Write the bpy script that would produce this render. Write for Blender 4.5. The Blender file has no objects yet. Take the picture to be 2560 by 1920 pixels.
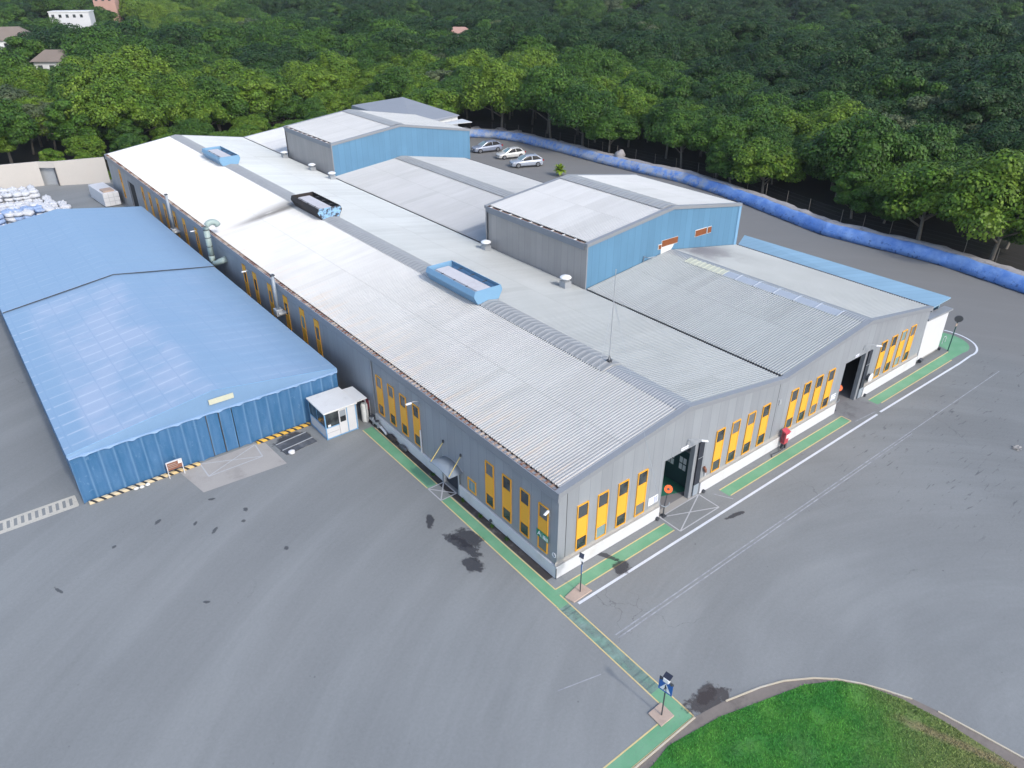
import bpy, math, random
from mathutils import Vector, Matrix, noise as mnoise
random.seed(7)
R = math.radians
sc = bpy.context.scene
COL = sc.collection

# ------------------------------------------------------------------ camera, sky, sun, exposure
CAM = Vector((-24.636, -26.629, 35.862))
YAW, PITCH = R(51.854), R(-29.906)
FPX = 1842.83                                   # focal length in photograph pixels (2560 wide)
FW = Vector((math.cos(PITCH)*math.cos(YAW), math.cos(PITCH)*math.sin(YAW), math.sin(PITCH)))
cd = bpy.data.cameras.new('camera')
cam = bpy.data.objects.new('camera', cd); COL.objects.link(cam)
cam.location = CAM
cam.rotation_euler = FW.to_track_quat('-Z', 'Y').to_euler()
cd.sensor_width = 36.0; cd.lens = 36.0*FPX/2560.0
cd.clip_start = 0.5; cd.clip_end = 4000
sc.camera = cam
W = bpy.data.worlds.new('World'); sc.world = W; W.use_nodes = True
SUN = Vector((0.06, -1.27, 1.04)).normalized()
sky = W.node_tree.nodes.new('ShaderNodeTexSky')
sky.sky_type = 'NISHITA'; sky.sun_disc = False
sky.sun_elevation = math.asin(SUN.z); sky.sun_rotation = math.atan2(SUN.x, SUN.y)
sky.air_density = 1.0; sky.dust_density = 2.0; sky.ozone_density = 1.0
W.node_tree.links.new(sky.outputs[0], W.node_tree.nodes['Background'].inputs[0])
W.node_tree.nodes['Background'].inputs[1].default_value = 0.15
sd = bpy.data.lights.new('sun', 'SUN'); sd.energy = 1.05; sd.angle = R(3); sd.color = (1.0, 0.95, 0.88)
so = bpy.data.objects.new('sun', sd); COL.objects.link(so)
so.rotation_euler = SUN.to_track_quat('Z', 'Y').to_euler(); so.location = (0, -60, 80)
sc.view_settings.view_transform = 'Standard'; sc.view_settings.look = 'None'
sc.view_settings.gamma = 1.0; sc.view_settings.exposure = 0.93
sc.cycles.max_bounces = 6; sc.cycles.diffuse_bounces = 3; sc.cycles.transparent_max_bounces = 8

# ------------------------------------------------------------------ node helpers
class NT:
    def __init__(s, name):
        m = bpy.data.materials.new(name); m.use_nodes = True
        s.m = m; s.t = m.node_tree; s.t.nodes.clear()
        s.out = s.n('ShaderNodeOutputMaterial')
        s.p = s.n('ShaderNodeBsdfPrincipled'); s.l(s.p.outputs[0], s.out.inputs[0])
        s.co = s.n('ShaderNodeTexCoord').outputs['Object']
    def n(s, k, **kw):
        x = s.t.nodes.new(k)
        for a, b in kw.items(): setattr(x, a, b)
        return x
    def l(s, a, b): s.t.links.new(a, b)
    def put(s, sock, v):
        if isinstance(v, bpy.types.NodeSocket): s.l(v, sock)
        elif v is not None: sock.default_value = v
    def math(s, op, a, b=None, c=None, clamp=False):
        x = s.n('ShaderNodeMath', operation=op, use_clamp=clamp)
        s.put(x.inputs[0], a); s.put(x.inputs[1], b); s.put(x.inputs[2], c)
        return x.outputs[0]
    def xyz(s, v=None):
        x = s.n('ShaderNodeSeparateXYZ'); s.l(v or s.co, x.inputs[0]); return x.outputs
    def comb(s, a, b, c=0.0):
        x = s.n('ShaderNodeCombineXYZ'); s.put(x.inputs[0], a); s.put(x.inputs[1], b); s.put(x.inputs[2], c); return x.outputs[0]
    def noise(s, scale, detail=3, rough=0.55, v=None, dist=0.0):
        x = s.n('ShaderNodeTexNoise'); x.inputs['Scale'].default_value = scale; x.inputs['Detail'].default_value = detail
        x.inputs['Roughness'].default_value = rough; x.inputs['Distortion'].default_value = dist
        s.l(v or s.co, x.inputs['Vector']); return x.outputs['Fac']
    def ramp(s, f, a, b):            # smooth 0..1 between a and b
        x = s.n('ShaderNodeMapRange', interpolation_type='SMOOTHSTEP'); s.put(x.inputs[0], f)
        x.inputs[1].default_value = a; x.inputs[2].default_value = b
        return x.outputs[0]
    def mix(s, f, a, b, mode='MIX'):
        x = s.n('ShaderNodeMix', data_type='RGBA', blend_type=mode, clamp_factor=True)
        s.put(x.inputs[0], f)
        for i, v in ((6, a), (7, b)):
            if isinstance(v, tuple) and len(v) == 3: v = v+(1,)
            s.put(x.inputs[i], v)
        return x.outputs[2]
    def scale(s, col, f):            # colour times a value socket
        return s.mix(1.0, col, s.comb(f, f, f), 'MULTIPLY')
    def bump(s, h, strength=0.3, dist=0.02):
        x = s.n('ShaderNodeBump'); x.inputs['Strength'].default_value = strength; x.inputs['Distance'].default_value = dist
        s.l(h, x.inputs['Height']); s.l(x.outputs[0], s.p.inputs['Normal'])
    def done(s, col=None, rough=0.6, metal=0.0, spec=0.4):
        if isinstance(col, tuple) and len(col) == 3: col = col+(1,)
        s.put(s.p.inputs['Base Color'], col); s.put(s.p.inputs['Roughness'], rough)
        s.p.inputs['Metallic'].default_value = metal; s.p.inputs['Specular IOR Level'].default_value = spec
        return s.m
    def alpha(s, a): s.put(s.p.inputs['Alpha'], a)

def worn(name, c, var=0.12, sc1=1.3, sc2=9.0, rough=0.6, metal=0.0, dirt=None, dirt_amt=0.35, spec=0.4):
    t = NT(name)
    f = t.math('ADD', t.math('MULTIPLY', t.noise(sc1, 4), 0.6), t.math('MULTIPLY', t.noise(sc2, 3), 0.4))
    k = t.math('ADD', t.math('MULTIPLY', f, 2*var), 1-var)
    col = t.scale(c+(1,), k)
    if dirt: col = t.mix(t.math('MULTIPLY', t.ramp(t.noise(sc1*0.7, 6, 0.65), 0.5, 0.72), dirt_amt), col, dirt)
    return t.done(col, rough, metal, spec)

M = {}
def asphalt_material():
    t = NT('asphalt'); X = t.xyz()
    # sweeping tyre-polished bands, concentric about the grass island's turning circle
    dx = t.math('SUBTRACT', X[0], 12.0); dy = t.math('SUBTRACT', X[1], -34.0)
    rad = t.math('SQRT', t.math('ADD', t.math('MULTIPLY', dx, dx), t.math('MULTIPLY', dy, dy)))
    ang = t.math('ARCTAN2', dy, dx)
    v = t.comb(t.math('MULTIPLY', rad, 0.30), t.math('MULTIPLY', ang, 1.6), 0.0)
    band = t.noise(1.0, 4, 0.55, v, 0.3)
    fine = t.noise(1.0, 3, 0.6, t.comb(t.math('MULTIPLY', rad, 2.2), t.math('MULTIPLY', ang, 5.0)), 0.2)
    blot = t.noise(0.09, 5, 0.6)
    grit = t.noise(5.5, 2, 0.6); grit2 = t.noise(24, 2, 0.7)
    k = t.math('ADD', t.math('MULTIPLY', t.ramp(band, 0.40, 0.76), 0.14), 0.935)
    k = t.math('ADD', k, t.math('MULTIPLY', t.math('SUBTRACT', fine, 0.5), 0.13))
    k = t.math('ADD', k, t.math('MULTIPLY', t.math('SUBTRACT', blot, 0.5), 0.26))
    k = t.math('ADD', k, t.math('MULTIPLY', t.math('SUBTRACT', grit, 0.5), 0.22))
    k = t.math('ADD', k, t.math('MULTIPLY', t.math('SUBTRACT', grit2, 0.5), 0.42))
    tone = t.mix(t.noise(0.05, 3), (0.212, 0.229, 0.235), (0.232, 0.240, 0.238))
    col = t.scale(tone, k)
    col = t.scale(col, t.math('SUBTRACT', 1.0, t.math('MULTIPLY', t.ramp(X[0], 14, 46), 0.14)))
    # small tar spots
    vor = t.n('ShaderNodeTexVoronoi'); vor.inputs['Scale'].default_value = 0.9; t.l(t.co, vor.inputs['Vector'])
    spot = t.ramp(t.math('ADD', vor.outputs['Distance'], t.math('MULTIPLY', t.noise(3.0, 3), 0.22)), 0.165, 0.115)
    spot = t.math('MULTIPLY', spot, t.ramp(t.noise(0.13, 2), 0.46, 0.6))
    col = t.mix(t.math('MULTIPLY', spot, 0.55), col, (0.035, 0.037, 0.045))
    # rubber scuffs where lorries turn on the right-hand road
    sv = t.comb(t.math('MULTIPLY', X[0], 0.55), t.math('MULTIPLY', X[1], 1.1))
    sv2 = t.n('ShaderNodeMapping'); sv2.inputs['Rotation'].default_value = (0, 0, R(35)); sv2.inputs['Scale'].default_value = (0.5, 3.2, 1)
    t.l(t.co, sv2.inputs['Vector'])
    scuff = t.ramp(t.noise(1.0, 5, 0.65, sv2.outputs[0], 0.6), 0.60, 0.68)
    area = t.math('MULTIPLY', t.ramp(X[0], 20, 30), t.math('MULTIPLY', t.ramp(X[1], -22, -13), t.ramp(X[1], -2.8, -4.5)))
    col = t.mix(t.math('MULTIPLY', t.math('MULTIPLY', scuff, area), 0.55), col, (0.04, 0.042, 0.05))
    # hairline cracks, only here and there
    cv = t.n('ShaderNodeTexVoronoi', feature='DISTANCE_TO_EDGE'); cv.inputs['Scale'].default_value = 0.07
    wv = t.n('ShaderNodeVectorMath', operation='ADD'); t.l(t.co, wv.inputs[0])
    nz = t.n('ShaderNodeTexNoise'); nz.inputs['Scale'].default_value = 0.35; nz.inputs['Detail'].default_value = 6; t.l(t.co, nz.inputs['Vector'])
    ns = t.n('ShaderNodeVectorMath', operation='SCALE'); ns.inputs['Scale'].default_value = 5.0
    t.l(nz.outputs['Color'], ns.inputs[0]); t.l(ns.outputs[0], wv.inputs[1]); t.l(wv.outputs[0], cv.inputs['Vector'])
    crack = t.math('MULTIPLY', t.ramp(cv.outputs['Distance'], 0.0022, 0.0006), t.ramp(t.noise(0.07, 2), 0.60, 0.64))
    col = t.mix(t.math('MULTIPLY', crack, 0.4), col, (0.05, 0.05, 0.058))
    # older, browner surface on the back road and darker strip left of the tent
    col = t.mix(t.math('MULTIPLY', t.ramp(X[0], 54, 62), 0.55), col, (0.185, 0.178, 0.168))
    t.bump(grit2, 0.25, 0.01)
    return t.done(col, 0.82, 0, 0.3)
M['asphalt'] = asphalt_material()

def panel_material(name, c, tint=0.10, pitch=1.0, dirt=(0.25, 0.22, 0.18), low=0.0):
    t = NT(name); X = t.xyz()
    u = t.math('ADD', X[0], X[1])
    wn = t.n('ShaderNodeTexWhiteNoise', noise_dimensions='1D'); t.l(t.math('FLOOR', t.math('DIVIDE', u, pitch)), wn.inputs['W'])
    k = t.math('ADD', t.math('MULTIPLY', wn.outputs['Value'], 2*tint), 1-tint)
    streak = t.noise(1.0, 4, 0.6, t.comb(t.math('MULTIPLY', u, 2.2), t.math('MULTIPLY', X[2], 0.18)))
    k = t.math('ADD', k, t.math('MULTIPLY', t.math('SUBTRACT', streak, 0.5), 0.22))
    k = t.math('ADD', k, t.math('MULTIPLY', t.math('SUBTRACT', t.noise(0.25, 3), 0.5), 0.25))
    col = t.scale(c+(1,), k)
    seam = t.ramp(t.math('ABSOLUTE', t.math('SUBTRACT', t.math('FRACT', t.math('DIVIDE', u, pitch)), 0.5)), 0.475, 0.49)
    col = t.mix(t.math('MULTIPLY', seam, 0.45), col, (c[0]*0.35, c[1]*0.35, c[2]*0.35))
    if low:
        col = t.mix(t.math('MULTIPLY', t.ramp(t.math('ADD', X[2], t.math('MULTIPLY', streak, 1.4)), low+1.5, low+0.4), 0.55), col, dirt)
    return t.done(col, 0.45, 0.0, 0.45)
M['panel'] = panel_material('grey_wall_panel', (0.265, 0.285, 0.31), 0.07, 1.0, (0.30, 0.28, 0.25), 1.1)
M['panel_warm'] = panel_material('warm_grey_panel', (0.37, 0.345, 0.325), 0.04, 1.0)
M['blue_wall'] = panel_material('blue_wall_panel', (0.105, 0.232, 0.36), 0.05, 1.0)

def roof_material(name, c, soot=False, rear_sheen=0.0):
    t = NT(name); X = t.xyz()
    a = t.noise(0.12, 5, 0.6)
    st = t.noise(1.0, 4, 0.65, t.comb(t.math('MULTIPLY', X[0], 0.16), t.math('MULTIPLY', X[1], 1.8)))
    wn = t.n('ShaderNodeTexWhiteNoise', noise_dimensions='2D')
    t.l(t.comb(t.math('FLOOR', t.math('DIVIDE', X[1], 1.0)), t.math('FLOOR', t.math('DIVIDE', X[0], 6.1))), wn.inputs['Vector'])
    k = t.math('ADD', 0.74, t.math('MULTIPLY', a, 0.26))
    k = t.math('ADD', k, t.math('MULTIPLY', st, 0.22))
    k = t.math('ADD', k, t.math('MULTIPLY', wn.outputs['Value'], 0.06))
    lap = t.ramp(t.math('ABSOLUTE', t.math('SUBTRACT', t.math('FRACT', t.math('DIVIDE', X[0], 6.1)), 0.5)), 0.488, 0.497)
    k = t.math('SUBTRACT', k, t.math('MULTIPLY', lap, 0.16))
    k = t.math('SUBTRACT', k, t.math('MULTIPLY', t.ramp(wn.outputs['Value'], 0.93, 0.95), 0.10))
    # rib shade put into the colour: the pans between the ribs are darkened
    pan = t.ramp(t.math('ABSOLUTE', t.math('SUBTRACT', t.math('FRACT', t.math('DIVIDE', X[1], 0.25)), 0.26)), 0.30, 0.22)
    k = t.math('MULTIPLY', k, t.math('SUBTRACT', 1.06, t.math('MULTIPLY', pan, 0.22)))
    if rear_sheen: k = t.math('MULTIPLY', k, t.math('ADD', 1.0, t.math('MULTIPLY', t.math('ADD', t.math('MULTIPLY', t.ramp(t.math('ADD', X[1], t.math('MULTIPLY', a, 14)), 24, 66), 0.9), t.math('MULTIPLY', t.ramp(X[1], 62.2, 62.8), 0.1)), rear_sheen)))  # whitens towards the rear: sky sheen put into the colour, plus a slight step
    col = t.scale(c+(1,), k)
    if soot:
        # warm dirt towards the rusty gutter, and the smoke stain under the burnt ventilator
        warm = t.math('MULTIPLY', t.ramp(X[0], 5.5, 0.4), t.ramp(st, 0.45, 0.7))
        col = t.mix(t.math('MULTIPLY', warm, 0.5), col, (0.55, 0.43, 0.32))
        dy = t.math('SUBTRACT', X[1], t.math('ADD', 62.3, t.math('MULTIPLY', t.noise(0.7, 3), 0.6)))
        w = t.math('ADD', 0.8, t.math('MULTIPLY', X[0], 0.42))
        m = t.math('MULTIPLY', t.ramp(dy, -0.7, 0.9), t.ramp(t.math('DIVIDE', dy, w), 1.0, 0.05))
        m = t.math('MULTIPLY', m, t.math('MULTIPLY', t.ramp(X[0], 0.3, 7.0), t.ramp(X[0], 12.5, 11.5)))
        m = t.math('MULTIPLY', m, t.ramp(t.noise(1.0, 4, 0.6, t.comb(t.math('MULTIPLY', X[0], 0.3), t.math('MULTIPLY', X[1], 1.5))), 0.1, 0.5))
        col = t.mix(t.math('MULTIPLY', m, 0.95), col, (0.09, 0.085, 0.08))
    return t.done(col, 0.38, 0.0, 0.5)
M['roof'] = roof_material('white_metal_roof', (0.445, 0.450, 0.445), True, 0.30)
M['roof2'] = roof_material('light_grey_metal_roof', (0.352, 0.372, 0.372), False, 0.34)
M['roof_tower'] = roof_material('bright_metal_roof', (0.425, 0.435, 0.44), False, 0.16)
def roof3():
    t = NT('stained_metal_roof'); X = t.xyz()
    a = t.noise(0.2, 5, 0.6)
    col = t.scale((0.375, 0.395, 0.395, 1), t.math('ADD', 0.8, t.math('MULTIPLY', a, 0.4)))
    d = t.math('MULTIPLY', t.ramp(X[1], 15.5, 22.5), t.math('MULTIPLY', t.ramp(X[0], 47.5, 41), t.ramp(X[0], 36.5, 39)))
    d = t.math('MULTIPLY', d, t.ramp(t.noise(0.35, 5, 0.6), 0.3, 0.6))
    col = t.mix(t.math('MULTIPLY', d, 0.8), col, (0.12, 0.11, 0.13))
    return t.done(col, 0.4, 0, 0.5)
M['roof3'] = roof3()
M['cap'] = worn('grey_flashing', (0.24, 0.255, 0.275), 0.12, 0.6, 6, 0.45)
M['fascia'] = worn('grey_fascia', (0.235, 0.25, 0.275), 0.10, 0.5, 5, 0.45)
def sky_cap():
    t = NT('weathered_translucent_ridge'); X = t.xyz()
    f = t.noise(0.9, 5, 0.6); st = t.noise(1.0, 3, 0.6, t.comb(t.math('MULTIPLY', X[0], 0.7), t.math('MULTIPLY', X[1], 2.6)))
    k = t.math('ADD', t.math('ADD', 0.62, t.math('MULTIPLY', f, 0.45)), t.math('MULTIPLY', st, 0.35))
    rib = t.ramp(t.math('ABSOLUTE', t.math('SUBTRACT', t.math('FRACT', t.math('DIVIDE', t.math('ADD', X[1], 0.2), 0.6)), 0.5)), 0.14, 0.22)
    col = t.mix(t.math('MULTIPLY', rib, 0.35), t.scale((0.265, 0.27, 0.265, 1), k), (0.42, 0.43, 0.44))
    return t.done(col, 0.5, 0, 0.4)
M['sky_cap'] = sky_cap()
M['sky_cap_yellow'] = worn('yellowed_translucent_sheet', (0.52, 0.53, 0.42), 0.15, 0.9, 7, 0.5)
M['glaze'] = worn('grey_glazing', (0.36, 0.40, 0.45), 0.15, 0.9, 7, 0.25)
M['dark_gap'] = worn('dark_valley_gutter', (0.045, 0.045, 0.05), 0.3, 2, 9, 0.8)
def rust():
    t = NT('rusty_gutter'); X = t.xyz()
    f = t.noise(0.7, 6, 0.7)
    col = t.mix(t.ramp(f, 0.42, 0.56), (0.10, 0.045, 0.030), (0.42, 0.35, 0.29))
    col = t.mix(t.math('MULTIPLY', t.noise(3.0, 4), 0.6), col, (0.20, 0.10, 0.07))
    return t.done(col, 0.8)
M['rust'] = rust()
def strap_mat():
    t = NT('rust_flecked_strap')
    col = t.mix(t.ramp(t.noise(0.45, 5, 0.7), 0.42, 0.58), (0.50, 0.42, 0.35), (0.17, 0.075, 0.05))
    return t.done(t.mix(t.ramp(t.noise(5, 4, 0.7), 0.5, 0.65), col, (0.20, 0.10, 0.07)), 0.8)
M['strap'] = strap_mat()
M['plinth'] = worn('white_painted_plinth', (0.58, 0.59, 0.61), 0.07, 0.7, 6, 0.6, dirt=(0.50, 0.48, 0.44), dirt_amt=0.45)
M['ledge'] = worn('stained_concrete_ledge', (0.36, 0.35, 0.33), 0.2, 1.2, 8, 0.85, dirt=(0.22, 0.21, 0.19))
M['yellow'] = worn('yellow_panel_paint', (0.80, 0.40, 0.040), 0.06, 0.5, 5, 0.45)
M['yellow_frame'] = worn('yellow_frame_paint', (0.80, 0.385, 0.032), 0.08, 0.8, 6, 0.45)
def glass():
    t = NT('dark_window_glass')
    k = t.noise(0.9, 3)
    col = t.mix(t.ramp(k, 0.35, 0.7), (0.018, 0.022, 0.026), (0.075, 0.09, 0.095))
    return t.done(col, 0.12, 0, 0.5)
M['glass'] = glass()
M['glass_teal'] = worn('pale_blue_glass', (0.20, 0.29, 0.30), 0.25, 1.5, 6, 0.15)
M['glass_mid'] = worn('greyish_window_glass', (0.065, 0.075, 0.085), 0.35, 1.8, 6, 0.15)
M['glass_blind'] = worn('glass_with_pale_blind', (0.15, 0.16, 0.165), 0.3, 2.2, 7, 0.2)
M['dark'] = worn('dark_opening', (0.012, 0.013, 0.016), 0.2, 1, 6, 0.8)
M['door_dark'] = worn('dark_sliding_door', (0.028, 0.032, 0.045), 0.2, 1, 6, 0.5)
M['white'] = worn('white_paint', (0.60, 0.61, 0.63), 0.05, 1.2, 9, 0.5, dirt=(0.55, 0.54, 0.52), dirt_amt=0.3)
M['offwhite'] = worn('dirty_white_sheet', (0.66, 0.67, 0.66), 0.10, 1.0, 8, 0.6, dirt=(0.42, 0.42, 0.40), dirt_amt=0.5)
M['lamp_white'] = worn('white_plastic', (0.82, 0.83, 0.84), 0.03, 2, 9, 0.35)
M['steel'] = worn('galvanised_steel', (0.42, 0.44, 0.46), 0.15, 2.0, 11, 0.4, 0.3)
M['dark_steel'] = worn('dark_steel', (0.07, 0.075, 0.085), 0.2, 2.0, 11, 0.5, 0.2)
M['blue_trim'] = worn('blue_trim', (0.16, 0.34, 0.55), 0.08, 1, 7, 0.45)
M['mon_blue'] = worn('blue_sheet_metal', (0.185, 0.35, 0.52), 0.08, 0.6, 5, 0.4)
M['char'] = worn('burnt_sheet_metal', (0.028, 0.024, 0.024), 0.3, 0.9, 6, 0.75, dirt=(0.09, 0.06, 0.05))
def burnt_blue():
    t = NT('scorched_blue_sheet')
    return t.done(t.mix(t.ramp(t.noise(2.2, 5, 0.7), 0.46, 0.58), (0.26, 0.46, 0.68), (0.04, 0.035, 0.04)), 0.6)
M['burnt_blue'] = burnt_blue()
M['mon_in'] = worn('dusty_ventilator_lid', (0.55, 0.54, 0.55), 0.15, 0.8, 6, 0.7, dirt=(0.38, 0.34, 0.33))
M['louvre'] = worn('rust_orange_louvre', (0.23, 0.075, 0.025), 0.2, 1.5, 8, 0.6)
M['duct'] = worn('pale_green_duct', (0.30, 0.38, 0.36), 0.12, 1.0, 8, 0.5)
M['rod'] = worn('yellow_rod_paint', (0.62, 0.48, 0.16), 0.15, 2, 9, 0.5)
M['canopy'] = worn('grey_canopy_sheet', (0.27, 0.31, 0.35), 0.08, 0.8, 7, 0.35)
M['red'] = worn('red_cabinet_paint', (0.46, 0.06, 0.085), 0.15, 1.5, 8, 0.35)
M['dark_red'] = worn('dark_red_paint', (0.20, 0.03, 0.045), 0.15, 1.5, 8, 0.5)
M['orange'] = worn('orange_plastic', (0.85, 0.13, 0.02), 0.05, 2, 9, 0.4)
M['green_sign'] = worn('green_sign_face', (0.01, 0.22, 0.13), 0.06, 2, 9, 0.4)
M['teal'] = worn('teal_machine_paint', (0.03, 0.07, 0.08), 0.15, 1, 6, 0.5)
M['green_floor'] = worn('green_floor_paint', (0.03, 0.16, 0.11), 0.15, 1, 6, 0.5)
M['concrete'] = worn('pale_concrete', (0.36, 0.345, 0.325), 0.16, 0.6, 7, 0.9, dirt=(0.24, 0.23, 0.215), dirt_amt=0.6)
M['concrete_pink'] = worn('pinkish_concrete', (0.43, 0.335, 0.275), 0.22, 1.0, 7, 0.9, dirt=(0.32, 0.24, 0.20), dirt_amt=0.6)
M['floor'] = worn('workshop_floor', (0.20, 0.20, 0.21), 0.12, 0.5, 6, 0.6)
M['ramp'] = worn('worn_dark_concrete', (0.20, 0.205, 0.21), 0.2, 0.9, 7, 0.85, dirt=(0.11, 0.11, 0.115), dirt_amt=0.7)
M['soil'] = worn('dark_damp_soil', (0.045, 0.04, 0.04), 0.4, 1.5, 8, 0.95, dirt=(0.13, 0.125, 0.12), dirt_amt=0.8)
M['sign_blue'] = worn('blue_sign_face', (0.015, 0.12, 0.42), 0.04, 2, 9, 0.35)
M['sign_white'] = worn('white_sign_face', (0.82, 0.84, 0.86), 0.03, 2, 9, 0.4)
M['sign_black'] = worn('black_sign_ink', (0.01, 0.01, 0.012), 0.05, 2, 9, 0.4)
M['text_blue'] = worn('blue_print', (0.05, 0.09, 0.32), 0.05, 2, 9, 0.5)
M['solar'] = worn('solar_cell', (0.03, 0.035, 0.055), 0.1, 3, 9, 0.2)
M['brown_board'] = worn('brown_board', (0.23, 0.10, 0.065), 0.15, 2, 9, 0.6, dirt=(0.36, 0.24, 0.17))
M['cream'] = worn('cream_wall', (0.50, 0.475, 0.44), 0.08, 0.3, 3, 0.85, dirt=(0.50, 0.46, 0.42), dirt_amt=0.5)
M['post_green'] = worn('dark_green_post', (0.015, 0.06, 0.055), 0.1, 2, 9, 0.5)
M['paper'] = worn('crumpled_white_film', (0.78, 0.80, 0.82), 0.1, 3, 9, 0.5)
M['car_glass'] = worn('black_car_glass', (0.006, 0.007, 0.009), 0.2, 1, 5, 0.25, spec=0.25)
M['tyre'] = worn('black_rubber', (0.018, 0.018, 0.02), 0.2, 3, 9, 0.85)
M['rim'] = worn('alloy_rim', (0.22, 0.23, 0.25), 0.1, 3, 9, 0.35, 0.5)
M['light_glass'] = worn('headlight_glass', (0.62, 0.64, 0.66), 0.05, 3, 9, 0.12)
M['tail'] = worn('red_lens', (0.35, 0.02, 0.02), 0.05, 3, 9, 0.2)
for nm, c in (('car_blue', (0.27, 0.31, 0.40)), ('car_white', (0.66, 0.665, 0.64)), ('car_silver', (0.42, 0.47, 0.55))):
    M[nm] = worn(nm+'_paint', c, 0.03, 0.8, 6, 0.25, 0.25, spec=0.6)

def walk_green():
    t = NT('green_walkway_paint')
    f = t.noise(0.5, 5, 0.6); g = t.noise(6, 3)
    col = t.mix(t.ramp(f, 0.3, 0.75), (0.125, 0.315, 0.175), (0.175, 0.365, 0.225))
    col = t.mix(t.math('MULTIPLY', t.ramp(g, 0.52, 0.75), 0.35), col, (0.16, 0.20, 0.18))
    return t.done(col, 0.75)
M['walk'] = walk_green()
def walk_faded():
    t = NT('faded_green_crossing_paint'); X = t.xyz()
    f = t.noise(0.8, 5, 0.65)
    col = t.mix(t.ramp(f, 0.3, 0.7), (0.175, 0.315, 0.245), (0.225, 0.30, 0.275))
    y = X[1]
    bars = t.ramp(t.math('ABSOLUTE', t.math('SUBTRACT', t.math('FRACT', t.math('DIVIDE', y, 0.52)), 0.5)), 0.13, 0.09)
    ends = t.math('MAXIMUM', t.ramp(y, -4.2, -1.9), t.math('MULTIPLY', t.ramp(y, -7.6, -9.0), 0.8))
    b = t.math('MULTIPLY', bars, t.math('MULTIPLY', t.math('MAXIMUM', ends, 0.18), t.ramp(t.noise(2.4, 4), 0.25, 0.45)))
    col = t.mix(t.math('MULTIPLY', b, 0.75), col, (0.075, 0.145, 0.13))
    t.alpha(t.math('SUBTRACT', 1.0, t.math('MULTIPLY', t.ramp(t.noise(1.1, 5, 0.65), 0.30, 0.70), 0.55)))
    return t.done(col, 0.8)
M['walk_faded'] = walk_faded()
def line_mat(name, c, keep=0.5, amt=0.6):
    t = NT(name)
    t.alpha(t.math('SUBTRACT', 1.0, t.math('MULTIPLY', t.ramp(t.noise(7.0, 5, 0.7), keep-0.04, keep+0.2), amt)))
    return t.done(t.scale(c+(1,), t.math('ADD', 0.85, t.math('MULTIPLY', t.noise(1.1, 4), 0.3))), 0.7)
M['line_yellow'] = line_mat('cream_yellow_line_paint', (0.62, 0.50, 0.24), 0.58, 0.5)
M['line_white'] = line_mat('white_line_paint', (0.62, 0.65, 0.70), 0.60, 0.5)
def faint():
    t = NT('worn_white_line_paint')
    t.alpha(t.math('ADD', 0.50, t.math('MULTIPLY', t.ramp(t.noise(1.2, 5, 0.7), 0.3, 0.7), 0.40)))
    return t.done((0.42, 0.44, 0.47), 0.75)
M['line_faint'] = faint()
M['line_cream'] = line_mat('worn_cream_paint', (0.50, 0.48, 0.42), 0.56, 0.5)
M['line_box'] = line_mat('greyish_box_paint', (0.44, 0.45, 0.47), 0.56, 0.45)
def stripe_mat():
    t = NT('yellow_black_stripe_paint'); X = t.xyz()
    u = t.math('ADD', X[0], t.math('MULTIPLY', X[2], 0.8))
    u = t.math('ADD', u, t.math('MULTIPLY', X[1], 0.6))
    s = t.ramp(t.math('ABSOLUTE', t.math('SUBTRACT', t.math('FRACT', t.math('DIVIDE', u, 0.62)), 0.5)), 0.31, 0.34)
    col = t.mix(s, t.mix(t.ramp(t.math('ADD', X[0], t.math('MULTIPLY', t.noise(0.4), 6)), -16, -8), (0.58, 0.49, 0.33), (0.66, 0.40, 0.07)), (0.025, 0.025, 0.03))
    col = t.mix(t.math('MULTIPLY', t.ramp(t.noise(1.2, 5, 0.7), 0.58, 0.70), 0.8), col, (0.30, 0.28, 0.26))
    return t.done(col, 0.8)
M['stripe'] = stripe_mat()
def stain(name, c, edge, amt):
    t = NT(name)
    g = t.n('ShaderNodeTexCoord').outputs['Generated']; G = t.xyz(g)
    a = t.math('SUBTRACT', G[0], 0.5); b = t.math('SUBTRACT', G[1], 0.5)
    r = t.math('MULTIPLY', t.math('SQRT', t.math('ADD', t.math('MULTIPLY', a, a), t.math('MULTIPLY', b, b))), 2.0)
    r = t.math('ADD', r, t.math('MULTIPLY', t.math('SUBTRACT', t.noise(edge, 5, 0.65), 0.5), 1.5))
    t.alpha(t.math('MULTIPLY', t.ramp(r, 0.85, 0.60), amt))
    return t.done(c, 0.4)
M['wet'] = stain('wet_patch', (0.045, 0.046, 0.056), 1.6, 0.62)
M['mud'] = stain('dark_mud', (0.075, 0.062, 0.058), 2.0, 0.62)

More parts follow.
